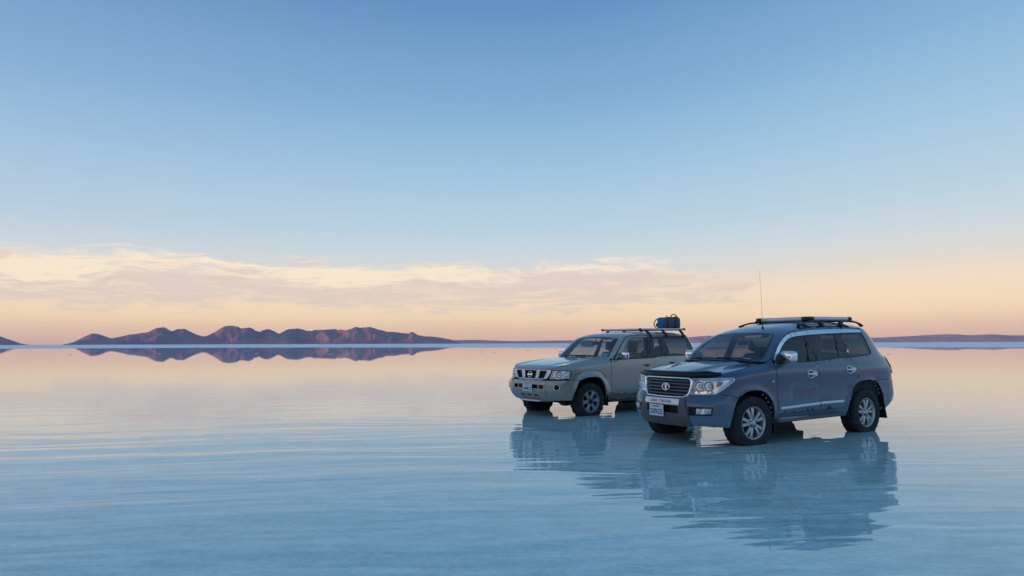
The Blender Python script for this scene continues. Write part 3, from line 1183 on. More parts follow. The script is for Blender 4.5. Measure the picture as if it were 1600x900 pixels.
def build_blue_car():
    S, P = LC, LC.P
    pm = M['blue_paint']
    root = empty('parked_car', (4.298, 11.753, 0), R(211.4))
    tag(root, 'dusty dark blue off-road car in front, with chrome mirrors and an aluminium roof rack', 'car', 'four-wheel drive cars parked on the flooded salt flat')

    AF = spline([(1.128, .29), (1.150, .44), (1.191, .579), (1.27, .706), (1.36, .768), (1.459, .799), (1.57, .812), (1.686, .810), (1.80, .792), (1.89, .752), (1.955, .70), (2.0, .635), (2.035, .55), (2.05, .47), (2.06, .38), (2.062, .29)], 3)
    AR = spline([(3.905, .29), (3.93, .45), (3.97, .593), (4.02, .69), (4.077, .762), (4.16, .822), (4.247, .856), (4.37, .876), (4.513, .882), (4.65, .874), (4.779, .845), (4.87, .79), (4.93, .71), (4.985, .6), (5.03, .5), (5.07, .41), (5.085, .345)], 3)
    AR_sp = 10 * 3                    # index where the rear bumper begins
    seamF = (1.262, .697)
    iF = min(range(len(AF)), key=lambda i: math.hypot(AF[i][0] - seamF[0], AF[i][1] - seamF[1]))
    HL_low = [(.455, .75), (.69, .752), (.878, .767), (.96, .812), (1.028, .858), (1.10, .90), (1.165, .937), (1.195, .965), (1.18, .991)]
    HL_top = [(1.05, .99), (.933, .987), (.70, .981), (.505, .975)]
    sc_ = lambda x, z: S.side(x, z)
    cutx = .888

    # ---- bumper
    half = [(.0001, .684), (.40, .69), (.43, .735), (.455, .743), (.69, .745), (.878, .760), (.905, .772)] + [AF[iF]] + AF[:iF][::-1] + [(1.118, .272), (.93, .282), (.74, .288), (.4, .283), (.0001, .28)]
    full = half + [(-a, b) for a, b in half[::-1]]
    full = [q for i, q in enumerate(full) if math.hypot(q[0] - full[i - 1][0], q[1] - full[i - 1][1]) > .002]
    hole_mid = [(-.33, .575), (.33, .575), (.345, .455), (-.345, .455)]
    fogh = [(.505, .445), (.855, .458), (.865, .572), (.505, .567)]
    mb = MB()
    panel(mb, P, full, pm, [hole_mid, fogh, mirror_pts(fogh)], .055)
    bumper = mb.build('bumper', root)
    g = MB()
    gp = [(.0001, .668), (.44, .672), (.452, .60), (.475, .535), (.50, .45), (.515, .37), (.535, .288), (.0001, .282)]
    gp = gp + mirror_pts(gp[::-1])
    gp = [q for i, q in enumerate(gp) if math.hypot(q[0] - gp[i - 1][0], q[1] - gp[i - 1][1]) > .002]
    panel(g, off(P, .022), gp, M['grey_plastic'], [[(-.325, .570), (.325, .570), (.34, .462), (-.34, .462)]], .06, th=.03, gap=0)
    g.build('bumper_guard', bumper)
    st = MB()
    panel(st, off(P, .034), [(-.355, .588), (.355, .588), (.355, .655), (-.355, .655)], M['satin'], [], .06, th=.012, gap=0)
    stp = st.build('bumper_strip', bumper)
    for word, x0 in (('LAND', -.155), ('CRUISER', .085)):      # letters follow the bow of the strip
        tx = text_mb(word, .042, M['engrave'], .0012, space=1.25)
        tx.v = [off(P, .0362 + z)(x0 + x * 1.25, .621 + y) for (x, y, z) in tx.v]
        tx.build('lettering', stp, fix=False)
    bk = MB()
    panel(bk, off(P, -.05), [(-.37, .44), (.37, .44), (.37, .59), (-.37, .59)], M['black_plastic'], [], .08, th=.01, gap=0)
    for z in (.482, .512, .542):
        bk.trim(off(P, -.035), [(a / 10 * .34, z) for a in range(-10, 11)], .012, .02, M['black_plastic'])
    bk.build('air_intake', bumper)
    for sg in (1, -1):
        mm = mirror_pts if sg < 0 else (lambda q: q)
        f = MB()
        panel(f, off(P, -.035), mm([(.49, .43), (.87, .445), (.88, .585), (.49, .58)]), M['black_plastic'], [], .08, th=.01, gap=0)
        for z in (.475, .505, .535):
            f.trim(off(P, -.02), mm([(.515 + k * .02, z) for k in range(5)]), .014, .016, M['black_plastic'])
        panel(f, off(P, -.022), mm([(.615, .462), (.845, .472), (.852, .558), (.615, .553)]), M['reflector'], [], .05, th=.01, gap=.006)
        panel(f, off(P, .002), mm([(.612, .460), (.848, .470), (.855, .560), (.612, .555)]), M['clear'], [], .05, th=0, gap=.004)
        for s0 in (.67, .775):
            c = Vector(off(P, -.012)(s0 * sg, .512))
            n = surf_n(P, s0 * sg, .512)
            b = MB()
            b.lathe([(-.01, .034), (.006, .030), (.012, .018), (.013, .001)], M['white_lens'], axis='X', seg=16)
            b.xf(Matrix.Translation(c) @ n.to_track_quat('X', 'Z').to_matrix().to_4x4())
            f.join(b)
        f.build('fog_lamp', root)
    strip_plate(bumper, 'BOLIVIA', '2509GSS', Vector(off(P, .050)(-.075, .486)), .305, .172, R(2) * 0 + math.atan2(surf_n(P, -.075, .486).y, surf_n(P, -.075, .486).x))

    # ---- wings, bonnet, grille
    for sg in (1, -1):
        mm = mirror_pts if sg < 0 else (lambda q: q)
        topx = [cutx, .93, .97, 1.0, 1.05, 1.12, 1.2, 1.3, 1.45, 1.6, 1.75, 1.88, 1.98, 2.04]
        top = [sc_(x, LC_T(x)) for x in topx]
        fend = [(2.062, .29), sc_(cutx, .29), sc_(cutx, .6), sc_(cutx, .9), sc_(cutx + .004, 1.1)] + top
        fend += [(.80, 1.02), (.65, 1.008), (.52, 1.003)]
        fend += HL_top[::-1] + HL_low[::-1][0:6] + [(.905, .772)] + AF[iF:]
        f = MB()
        panel(f, P, mm(fend), pm, [], .05)
        f.trim(P, mm(AF[iF + 1:-6]), .028, .010, pm)
        wing = f.build('fender', root)
        i2 = MB()
        c = Vector(off(P, .004)(2.068 * sg, .918))
        n = surf_n(P, 2.068 * sg, .918)
        i2.blob((0, 0, 0), (.02, .055, .034), M['amber_pale'], .6, 14, 8)
        i2.xf(Matrix.Translation(c) @ n.to_track_quat('X', 'Z').to_matrix().to_4x4())
        i2.build('side_repeater', wing)
        # headlamp: bowl, two reflectors, indicator, clear cover
        hl = HL_low + HL_top
        h = MB()
        panel(h, off(P, -.055), mm(shrink(hl, -.012)), M['reflector'], [], .06, th=.01, gap=0)
        P2 = P
        ring = [Vector(P(a, b)) for a, b in subdiv(mm(hl), .04)]
        ring2 = [Vector(off(P, -.055)(a, b)) for a, b in subdiv(mm(hl), .04)]
        h.grid([[tuple(v) for v in ring], [tuple(v) for v in ring2]], M['reflector'], False, closed_u=True)
        for (s0, z0, r0) in ((.605, .868, .078), (.765, .872, .074)):
            n = surf_n(P, s0 * sg, z0)
            n = (n + Vector((.6, 0, 0))).normalized()
            c = Vector(off(P, -.035)(s0 * sg, z0))
            b = MB()
            b.lathe([(.014, r0), (.004, r0 * .99), (-.018, r0 * .75), (-.03, r0 * .45)], M['chrome'], axis='X', seg=24)
            b.lathe([(.018, r0 * 1.05), (.022, r0), (.012, r0 * .96)], M['reflector'], axis='X', seg=24)
            b.lathe([(-.03, r0 * .5), (-.005, r0 * .5), (.010, r0 * .34), (.014, r0 * .01)], M['white_lens'], axis='X', seg=20)
            b.xf(Matrix.Translation(c) @ n.to_track_quat('X', 'Z').to_matrix().to_4x4())
            h.join(b)
        panel(h, off(P, -.03), mm([(.875, .86), (.955, .88), (1.0, .945), (.90, .95)]), M['amber'], [], .04, th=.01, gap=0)
        panel(h, off(P, -.035), mm([(.52, .765), (.70, .765), (.85, .785), (.83, .80), (.54, .79)]), M['chrome'], [], .04, th=.01, gap=0)
        h.trim(off(P, -.002), mm(subdiv(hl, .03)), .012, .006, M['chrome'], closed=True)
        hd = h.build('headlight', root)
        cl = MB()
        panel(cl, off(P, .001), mm(hl), M['clear'], [], .05, th=0, gap=.004)
        cl.build('lens', hd)
    # grille
    gi = [(.0001, .972), (.25, .973), (.462, .970), (.492, .945), (.494, .88), (.478, .82), (.432, .735), (.40, .708), (.36, .697), (.2, .692), (.0001, .690)]
    gi = gi + mirror_pts(gi[::-1])
    gi = [q for i, q in enumerate(gi) if math.hypot(q[0] - gi[i - 1][0], q[1] - gi[i - 1][1]) > .002]
    g = MB()
    panel(g, off(P, -.06), shrink(gi, -.01), M['black_plastic'], [], .08, th=.01, gap=0)
    for z, hw in ((.740, .42), (.789, .445), (.838, .468), (.887, .48), (.936, .482)):
        g.trim(off(P, -.030), [(hw * k / 14, z) for k in range(-14, 15)], .034, .026, M['slat_grey'])
    for s0 in (-.36, -.12, .12, .36):
        g.trim(off(P, -.045), [(s0, .70 + .26 * k / 4) for k in range(5)], .012, .012, M['black_plastic'])
    grille = g.build('grille', root)
    g = MB()
    g.trim(P, subdiv(shrink(gi, -.004), .03), .030, .022, M['chrome'], closed=True)
    for sg in (1, -1):
        mm = mirror_pts if sg < 0 else (lambda q: q)
        g.trim(P, mm([(.435, .712), (.465, .77), (.492, .85), (.503, .93), (.498, .968)]), .040, .026, M['chrome'])
    g.build('grille_surround', grille)
    e = MB()
    n = surf_n(P, 0, .838)
    emblem_rings(e, Matrix.Translation(Vector(P(0, .838)) + n * .012) @ Matrix.Rotation(-math.asin(n.z), 4, 'Y') @ Matrix.Rotation(math.pi / 2, 4, 'Z') @ Matrix.Rotation(math.pi / 2, 4, 'X'))
    e.build('emblem', grille)
    # nose panel above the grille
    g = MB()
    panel(g, P, [(-.52, 1.003), (-.503, .978), (-.25, .984), (.25, .984), (.503, .978), (.52, 1.003), (.25, .9995), (-.25, .9995)], pm, [], .05, gap=0)
    g.build('nose_panel', root)
    # bonnet
    zc = lerp_tab([(2.30, .995), (2.24, 1.012), (2.18, 1.040), (2.1, 1.065), (1.95, 1.095), (1.6, 1.158), (1.3, 1.20), (1.12, 1.222), (1.0, 1.232)])
    edge = [P(*sc_(x, LC_T(x))) for x in [1.0, 1.1, 1.25, 1.4, 1.55, 1.7, 1.82, 1.92, 2.0]] + [P(a, LC_T(P(a, 1.0)[0])) for a in (.85, .75, .65, .55, .45, .35, .25, .12)]
    edge = edge + [P(0, 1.0)] + [(x, -y, z) for x, y, z in edge[::-1]]
    ex = sorted([(q[0], q[1], q[2]) for q in edge if q[1] >= 0])
    yt = lerp_tab([(q[0] + i * 1e-6, q[1]) for i, q in enumerate(ex)])

    def H(x, y):
        ye = max(.02, yt(x))
        u = min(1, abs(y) / ye)
        ze = LC_T(x)
        z = ze + (zc(x) - ze) * (1 - u ** 2.6)
        # raised centre with soft creases that spread towards the screen
        cw = .30 + .12 * sstep(2.2, 1.1, x)
        k = sstep(2.2, 2.0, x) * sstep(1.02, 1.3, x)
        return (x, y, z - .020 * k * (sstep(cw - .02, cw + .05, abs(y)) - sstep(cw + .16, ye, abs(y))))
    rear = [(1.0 + .11 * (1 - (k / 10) ** 2), yt(1.0) * k / 10) for k in range(-9, 10)]
    hp = [(q[0], q[1]) for q in edge] + rear
    b = MB()
    panel(b, H, hp, pm, [], .055, th=.02, gap=.003)
    bonnet = b.build('bonnet', root)
    d = MB()
    rows = []
    prof = [(.010, -.022), (.024, -.012), (.034, .020), (.032, .056), (.016, .086), (-.016, .100), (-.018, .094), (.010, .079), (.024, .054), (.026, .020), (.016, -.008)]
    N_ = 44
    for i in range(N_ + 1):
        a = -.98 + 1.96 * i / N_
        q = Vector(P(a, LC_T(P(a, 1.0)[0]) - .004))
        n = surf_n(P, a, .95)
        n.z = 0
        n.normalize()
        k = .45 + .55 * sstep(.98, .72, abs(a))
        rows.append([tuple(q + n * (x * (.6 + .4 * k)) + Vector((0, 0, z * k * .86))) for x, z in prof])
    d.grid(rows, M['smoked'], True, closed_u=True, caps=True)
    d.build('bug_deflector', bonnet)

    # ---- greenhouse: windscreen between the A pillars
    NV, NU = 22, 41
    base_x, top_x = 1.0, .38
    rows = []
    for i in range(NV + 1):
        v_ = i / NV
        x = base_x + (top_x - base_x) * v_
        e = Vector(P(*sc_(x, LC_T(x))))
        row = []
        for j in range(NU):
            u_ = -1 + 2 * j / (NU - 1)
            k = 1 - abs(u_) ** 2.4
            row.append((e.x + (.115 - .05 * v_) * k, u_ * e.y, e.z + (.022 + .024 * v_) * k))
        rows.append(row)

    def WS(u_, v_):
        fi, fj = min(max(v_, 0), 1) * NV, (min(max(u_, -1), 1) + 1) / 2 * (NU - 1)
        i, j = min(int(fi), NV - 1), min(int(fj), NU - 2)
        a, b = fi - i, fj - j
        q = [Vector(rows[i][j]), Vector(rows[i][j + 1]), Vector(rows[i + 1][j]), Vector(rows[i + 1][j + 1])]
        return tuple((q[0] * (1 - b) + q[1] * b) * (1 - a) + (q[2] * (1 - b) + q[3] * b) * a)
    gl = [(-.875, .03), (-.5, .035), (0, .04), (.5, .035), (.875, .03), (.86, .3), (.835, .6), (.80, .86), (.76, .93), (.4, .945), (0, .95), (-.4, .945), (-.76, .93), (-.80, .86), (-.835, .6), (-.86, .3)]
    b = MB()
    panel(b, WS, [(-1, 0), (1, 0), (1, 1), (-1, 1)], pm, [shrink(gl, -.012)], .07, gap=0, th=.03)
    pil = b.build('windscreen_pillar', root)
    b = MB()
    panel(b, off(WS, -.004), gl, M['windscreen_dark'], [], .09, th=0, gap=0)
    ws = b.build('windscreen', root)
    b = MB()
    fr = MB()
    panel(fr, off(WS, -.006), shrink(gl, -.014), M['smoked'], [shrink(gl, .035)], .08, th=0, gap=0)
    fr.build('screen_border', ws)
    # wipers and scuttle
    b = MB()
    for (u0, u1, v1) in ((.72, .08, .085), (.02, -.66, .08)):
        pv = Vector(off(WS, .02)(u0, -.0))
        tip = Vector(off(WS, .016)(u1, v1))
        mid = Vector(off(WS, .024)((u0 + u1) / 2, v1 * .75))
        b.tube([pv, mid, tip], [.011, .009, .006], M['black_plastic'], 6)
        b.tube([Vector(off(WS, .008)(u1 - .16 + .32 * k / 6 * (1 if u0 > u1 else 1), v1 + .01 - .02 * abs(k - 3) / 6)) for k in range(7)], .008, M['black_plastic'], 6)
    b.build('wiper', ws)
    b = MB()
    rws = []
    for k in range(-12, 13):
        y = .86 * k / 12
        x = 1.0 + .11 * (1 - (k / 12) ** 2)
        rws.append([(x + .055, y * .97, 1.212 + .012 * (1 - (k / 12) ** 2)), (x + .0, y * .985, 1.205 + .02 * (1 - (k / 12) ** 2)), (x - .06, y * .97, 1.235 + .02 * (1 - (k / 12) ** 2))])
    b.grid(rws, M['black_plastic'], True)
    b.build('scuttle', root)
    # interior mirror, visors
    b = MB()
    b.blob((.50, .0, 1.50), (.05, .22, .07), M['black_plastic'], .5)
    b.tube([(.50, 0, 1.53), (.47, 0, 1.62)], .012, M['black_plastic'], 6)
    b.build('rear_view_mirror', root)
    b = MB()
    b.blob((.40, .36, 1.515), (.10, .40, .14), M['visor'], .25, rot=Matrix.Rotation(R(30), 3, 'Y'))
    b.build('sun_visor', root)
    b = MB()
    b.blob((.30, -.36, 1.60), (.16, .38, .02), M['visor'], .25, rot=Matrix.Rotation(R(12), 3, 'Y'))
    b.build('sun_visor', root)
    b = MB()
    panel(b, off(WS, -.009), [(.50, .075), (.66, .075), (.65, .13), (.50, .13)], M['sticker_white'], [], .06, th=0, gap=0)
    b.build('sticker', ws)

    # ---- roof
    zr = lerp_tab([(.46, 1.668), (.38, 1.680), (.2, 1.748), (0, 1.796), (-.3, 1.838), (-.9, 1.872), (-1.5, 1.866), (-1.9, 1.842), (-2.14, 1.805)])
    xs = [.38, .34, .29, .22, .14, .05, -.08, -.25, -.45, -.7, -1.0, -1.3, -1.55, -1.75, -1.9, -2.0, -2.08]
    rr = []
    for i, x in enumerate(xs):
        e = Vector(P(*sc_(x, LC_T(x))))
        row = []
        for j in range(NU):
            u_ = -1 + 2 * j / (NU - 1)
            k = 1 - abs(u_) ** (2.4 + 1.4 * min(1, i / 7))
            fb = max(0, 1 - i / 7)
            row.append((e.x + .065 * k * fb - .05 * k * max(0, (i - 12) / 4), u_ * e.y, e.z + ((zr(x) - e.z) * (1 - fb) + .046 * fb) * k))
        rr.append(row)
    b = MB()
    b.grid(rr, pm, True)
    # lip of the rear spoiler
    lip = [tuple(q) for q in rr[-1]]
    b.grid([lip, [(x - .05, y * .96, z - .012) for x, y, z in lip], [(x - .05, y * .95, z - .04) for x, y, z in lip], [(x + .03, y * .94, z - .05) for x, y, z in lip]], pm, True)
    roof = b.build('roof', root)

    # ---- side: frame, doors, glass
    out_c = [(.862, 1.222), (.794, 1.320), (.634, 1.470), (.43, 1.592), (.2, 1.658), (-.24, 1.700), (-.7, 1.720), (-1.1, 1.730), (-1.5, 1.728), (-1.735, 1.718)]
    in_c = [(.800, 1.222), (.735, 1.303), (.59, 1.430), (.39, 1.548), (.2, 1.596), (-.107, 1.622), (-.24, 1.630), (-.7, 1.650), (-1.1, 1.663), (-1.5, 1.674), (-1.745, 1.680)]
    belt = [(-1.745, 1.30), (-1.68, 1.288), (-1.10, 1.247), (-.83, 1.248), (-.17, 1.208), (-.02, 1.200), (.5, 1.196), (.862, 1.200)]
    rear_e = [(-1.755, 1.66), (-1.785, 1.5), (-1.815, 1.37), (-1.805, 1.33)]
    DLO = spline(out_c, 3) + rear_e + belt
    for sg in (1, -1):
        mm = mirror_pts if sg < 0 else (lambda q: q)
        door_rear = [(3.865, .435), (3.90, .55), (3.945, .66), (4.01, .755), (4.09, .83), (4.18, .885), (4.25, .915), (4.29, .965), (4.295, 1.03), (4.265, 1.12), (4.20, 1.20), sc_(-1.095, 1.247)]
        topx = [cutx, .8, .7, .6, .5, .42, .3, .2, 0, -.2, -.5, -.8, -1.1, -1.4, -1.7, -1.9, -2.0]
        sE = 5.80
        body = [sc_(x, LC_T(x)) for x in topx] + [(5.35, 1.738), (5.55, 1.736), (sE, 1.734), (sE, .868)]
        body += [(5.5, .866), (5.2, .862), (4.95, .856), AR[AR_sp]] + AR[:AR_sp][::-1]
        body += [(3.6, .29), (3.0, .29), (2.5, .29), sc_(cutx, .29), sc_(cutx, .418), (2.6, .422), (3.2, .430), (3.6, .433)] + door_rear
        body += [sc_(x, z) for x, z in [(-1.68, 1.288), (-1.745, 1.30), (-1.805, 1.33), (-1.815, 1.37), (-1.785, 1.5), (-1.755, 1.66)]]
        body += [sc_(x, z) for x, z in spline(out_c, 3)[::-1]]
        body = [q for i, q in enumerate(body) if math.hypot(q[0] - body[i - 1][0], q[1] - body[i - 1][1]) > .002]
        lamp = [(5.43, .955), (5.74, .955), (5.74, 1.245), (5.57, 1.25), (5.46, 1.20)]
        b = MB()
        panel(b, P, mm(body), pm, [mm(lamp)], .055)
        b.trim(P, mm(AR[5:AR_sp]), .028, .008, pm)
        sidep = b.build('body_side', root)
        # tail lamp
        b = MB()
        panel(b, off(P, .016), mm([(5.435, 1.05), (5.74, 1.05), (5.74, 1.245), (5.57, 1.25), (5.46, 1.20)]), M['red_lens'], [], .05, th=.05)
        panel(b, off(P, .016), mm([(5.43, .955), (5.74, .955), (5.74, 1.045), (5.434, 1.045)]), M['white_lens'], [], .05, th=.05)
        b.build('tail_light', root)
        # chrome band over the windows
        b = MB()
        oc = sc_pts = [sc_(x, z) for x, z in spline(out_c, 3)]
        ic = [sc_(x, z) for x, z in spline(in_c, 3)]
        panel(b, off(P, .007), mm(oc + ic[::-1]), M['chrome'], [], .05, th=.016, gap=.001)
        band = b.build('window_trim', root)
        # B and C pillars
        for poly in ([(-.01, 1.203), (-.112, 1.628), (-.262, 1.640), (-.172, 1.212)], [(-.822, 1.250), (-.912, 1.664), (-1.082, 1.666), (-1.102, 1.250)]):
            b = MB()
            panel(b, off(P, -.004), mm([sc_(x, z) for x, z in poly]), M['pillar'], [], .06, th=.02, gap=.002)
            b.build('door_pillar', root)
        # doors
        tops = [(-.155, 1.207), (-.02, 1.199), (.5, 1.195), (.87, 1.199)]
        fd = [sc_(cutx - .003, .422), sc_(cutx - .003, .7), sc_(cutx - .003, .95), sc_(cutx - .003, 1.1), sc_(.885, 1.196)] + [sc_(x, z) for x, z in tops[::-1][1:]] + [sc_(-.162, 1.0), sc_(-.160, .8), sc_(-.137, .57), sc_(-.135, .43)]
        b = MB()
        panel(b, P, mm(fd), pm, [], .055)
        door = b.build('door', root)
        rd = [sc_(-.135, .43), sc_(-.137, .57), sc_(-.160, .8), sc_(-.162, 1.0), sc_(-.157, 1.207), sc_(-.5, 1.228), sc_(-.83, 1.248), sc_(-1.095, 1.247)] + door_rear[::-1][1:] + [(3.6, .433)]
        b = MB()
        panel(b, P, mm(rd), pm, [], .055)
        door2 = b.build('door', root)
        # glass
        ic_f = [q for q in spline(in_c, 3) if q[0] > -.107]
        ic_r = [q for q in spline(in_c, 3) if -.907 < q[0] < -.262]
        ic_q = [q for q in spline(in_c, 3) if q[0] < -1.085]
        for poly, par in ((([(.80, 1.215), (.5, 1.205), (.2, 1.203), (-.006, 1.205), (-.108, 1.62)] + ic_f[::-1]), door),
                          (([(-.176, 1.214), (-.264, 1.634)] + ic_r + [(-.908, 1.655), (-.818, 1.254), (-.5, 1.234)]), door2),
                          (([(-1.106, 1.252), (-1.086, 1.658)] + ic_q + [(-1.755, 1.64), (-1.785, 1.5), (-1.81, 1.37), (-1.79, 1.325), (-1.74, 1.303), (-1.4, 1.275)]), None)):
            b = MB()
            panel(b, off(P, -.010), mm([sc_(x, z) for x, z in poly]), M['glass_tint'], [], .07, th=0, gap=.001)
            b.trim(off(P, -.009), mm(subdiv([sc_(x, z) for x, z in poly], .03)), .014, .006, M['smoked'], closed=True)
            b.build('window', par or root)
        # mouldings
        for path, par in (([(.835, .503), (.6, .508), (.3, .520), (0, .530), (-.125, .535)], door), ([(-.150, .537), (-.4, .540), (-.6, .541), (-.755, .542)], door2)):
            b = MB()
            b.trim(P, mm(subdiv([sc_(x, z) for x, z in path], .05)[:-1] + [sc_(*path[-1])] if False else [sc_(x, z) for x, z in spline(path, 4)]), .052, .022, M['satin'])
            b.build('side_moulding', par)
        # handles in a scooped chrome bezel
        for (x, z, par) in ((.032, 1.006, door), (-1.010, 1.050, door2)):
            b = MB()
            s0 = sc_(x, z)[0]
            el = [(s0 + .062 * math.cos(k / 20 * 2 * math.pi) - .035, z + .052 * math.sin(k / 20 * 2 * math.pi)) for k in range(20)]
            hull = []
            for k in range(28):
                a = k / 28 * 2 * math.pi
                px_, pz_ = s0 - .032 + .078 * math.cos(a), z + .062 * math.sin(a)
                if abs(math.sin(a)) < .55 and math.cos(a) > 0: px_, pz_ = s0 + .085 + .035 * math.cos(a) * 1.2, z + .034 * math.sin(a) / .55
                hull.append((px_, pz_))
            b.trim(P, mm(hull), .014, .010, M['chrome'], closed=True)
            panel(b, off(P, .002), mm(hull), M['black_plastic'] if False else M['satin'], [mm(el)], .03, th=.006, gap=.0)
            panel(b, off(P, .0015), mm(el), M['smoked'], [], .03, th=0, gap=0)
            b.tube([Vector(off(P, .02 + .012 * math.sin(k / 6 * math.pi))(sg * (s0 - .115 + .22 * k / 6), z)) for k in range(7)], .017, M['chrome'], 8, flat=(1.0, .75))
            b.build('handle', par)
        # door mirror
        b = MB()
        b.blob((.645, sg * .985, 1.285), (.17, .275, .19), M['chrome'], .55, 24, 16, rot=Matrix.Rotation(R(-12 * sg), 3, 'Z'))
        b.blob((.565, sg * .99, 1.287), (.06, .23, .15), M['smoked'], .35, rot=Matrix.Rotation(R(-12 * sg), 3, 'Z'))
        b.tube([(.74, sg * .86, 1.215), (.70, sg * .91, 1.212), (.66, sg * .95, 1.215)], [.05, .04, .035], M['black_plastic'], 10, flat=(.6, 1.2))
        b.add([(.90, sg * .896, 1.19), (.66, sg * .896, 1.19), (.73, sg * .868, 1.33), (.90, sg * .91, 1.19), (.66, sg * .91, 1.19), (.73, sg * .876, 1.33)], [(0, 1, 2), (3, 5, 4), (0, 3, 4, 1), (1, 4, 5, 2), (2, 5, 3, 0)], M['black_plastic'], False)
        b.build('mirror', door)
        # running board
        b = MB()
        pr = [(-.055, -.022), (.05, -.028), (.068, -.012), (.066, .012), (.045, .024), (-.055, .020)]
        rws = []
        for k in range(13):
            x = 1.0 - 1.66 * k / 12
            rws.append([(x, sg * (.985 + a), .334 + .012 * k / 12 + c) for a, c in pr])
        b.grid(rws, M['grey_plastic'], False, closed_u=True, caps=True)
        for x in (.8, .1, -.5):
            b.box((x, sg * .86, .34), (.05, .22, .03), M['dark_metal'], .004)
        for k in range(3):
            b.box((.2, sg * (.955 + .03 * k), .358), (1.35, .010, .008), M['satin'], .002)
        b.build('running_board', root)
        # mud flaps
        b = MB()
        b.add([(-1.905, sg * .70, .60), (-1.905, sg * .945, .60), (-1.93, sg * .985, .20), (-1.93, sg * .67, .20), (-1.917, sg * .70, .60), (-1.917, sg * .945, .60), (-1.945, sg * .985, .20), (-1.945, sg * .67, .20)],
              [(0, 1, 2, 3), (7, 6, 5, 4), (0, 4, 5, 1), (1, 5, 6, 2), (2, 6, 7, 3), (3, 7, 4, 0)], M['black_plastic'], False)
        b.build('mud_flap', root)
        b = MB()
        b.box((.955, sg * .80, .30), (.014, .26, .26), M['black_plastic'], .004)
        b.build('mud_flap', root)
        # wheel-arch liners
        for arch, cx in ((AF, None), (AR, None)):
            b = MB()
            o_ = [Vector(off(P, -.018)(a * sg, z)) for a, z in arch]
            i_ = [Vector((q.x, sg * .52, q.z + .02)) for q in o_]
            m_ = [Vector((q.x, sg * .75, q.z + .015)) for q in o_]
            b.grid([[tuple(q) for q in o_], [tuple(q) for q in m_], [tuple(q) for q in i_]], M['dark_metal'], True)
            c = sum(i_, Vector()) / len(i_)
            b.add([tuple(q) for q in i_], [tuple(range(len(i_)))], M['dark_metal'], False)
            if arch is AR:
                for k in range(30, 46, 2):           # crusted salt on the rear lip of the liner
                    q = o_[min(k, len(o_) - 1)]
                    b.blob((q.x + .015, q.y - sg * (.03 + .02 * random.random()), q.z - .01), (.03, .03, .035), M['mud'], .8, 8, 6)
            else:
                for k in range(27, 42, 3):
                    q = o_[min(k, len(o_) - 1)]
                    b.blob((q.x + .02, q.y - sg * (.03 + .02 * random.random()), q.z - .02), (.03, .04, .04), M['mud'], .8, 8, 6)
            b.build('wheel_arch_liner', root, fix=False)

    # ---- tail
    LL = S.L
    b = MB()
    hb = AR[AR_sp:] + [(5.3, .345), (5.8, .36), (LL, .37), (LL, .866), (5.8, .866), (5.5, .862), (5.2, .858), (4.95, .852)]
    panel(b, P, hb, pm, [], .055, gap=.002, sym=True)
    b.build('rear_bumper', root)
    b = MB()
    tg = [(5.805, .872), (LL, .872), (LL, 1.73), (5.805, 1.73)]
    rg_ = [(5.86, 1.30), (LL - .0, 1.30), (LL - .0, 1.64), (5.90, 1.64)]
    panel(b, P, [(5.805, .872), (LL, .872), (LL, 1.29), (5.85, 1.29), (5.89, 1.65), (LL, 1.65), (LL, 1.73), (5.805, 1.73)], pm, [], .055, gap=.002, sym=True)
    tail = b.build('tailgate', root)
    b = MB()
    panel(b, off(P, -.008), [(5.85, 1.29), (LL, 1.29), (LL, 1.65), (5.89, 1.65)], M['glass_tint'], [], .07, th=0, gap=.0, sym=True)
    b.build('rear_window', tail)
    strip_plate(tail, 'BOLIVIA', '2509GSS', Vector(P(LL, .98)) + Vector((-.012, 0, 0)), .305, .165, math.pi)

    # ---- roof rails, rack, aerial
    for sg in (1, -1):
        b = MB()
        path = spline([(-.15, sg * .600, 1.785), (-.26, sg * .605, 1.818), (-.40, sg * .608, 1.848), (-.56, sg * .61, 1.862), (-1.0, sg * .61, 1.874), (-1.55, sg * .605, 1.872), (-1.74, sg * .60, 1.862), (-1.86, sg * .595, 1.836), (-1.94, sg * .59, 1.80)], 4)
        b.tube(path, [.020 + .012 * max(0, 1 - i / 5) + .012 * max(0, 1 - (len(path) - 1 - i) / 5) for i in range(len(path))], M['black_plastic'], 10, flat=(.8, 1.1))
        for x, z in ((-.75, 1.83), (-1.3, 1.83)):
            b.blob((x, sg * .61, z), (.10, .05, .09), M['black_plastic'], .5)
        b.build('roof_rail', root)
    rack = MB()
    for x in (-.55, -.98, -1.42, -1.72):
        rack.tube([(x, -.58, 1.880), (x, .58, 1.880)], .02, M['black_plastic'], 8, flat=(.6, 1.2))
    rack.box((-1.13, 0, 1.899), (1.16, .96, .008), M['slat_grey'], .002) if False else None
    for k in range(9):
        rack.box((-1.13, -.42 + .105 * k, 1.902), (1.20, .052, .014), M['slat_grey'], .004)
    rk = rack.build('roof_rack', root)
    z0, z1 = 1.905, 1.918
    fr = MB()
    A, B, C, D = Vector((-.52, -.535, z0)), Vector((-.52, .535, z0)), Vector((-1.74, .535, z1)), Vector((-1.74, -.535, z1))
    for a, b_ in ((A, B), (B, C), (C, D), (D, A)):
        d = (b_ - a).normalized()
        fr.tube([a + d * .05, b_ - d * .05], .040, M['satin'], 14, flat=(.95, .62), up=(0, 0, 1))
    fr.build('rack_frame', rk)
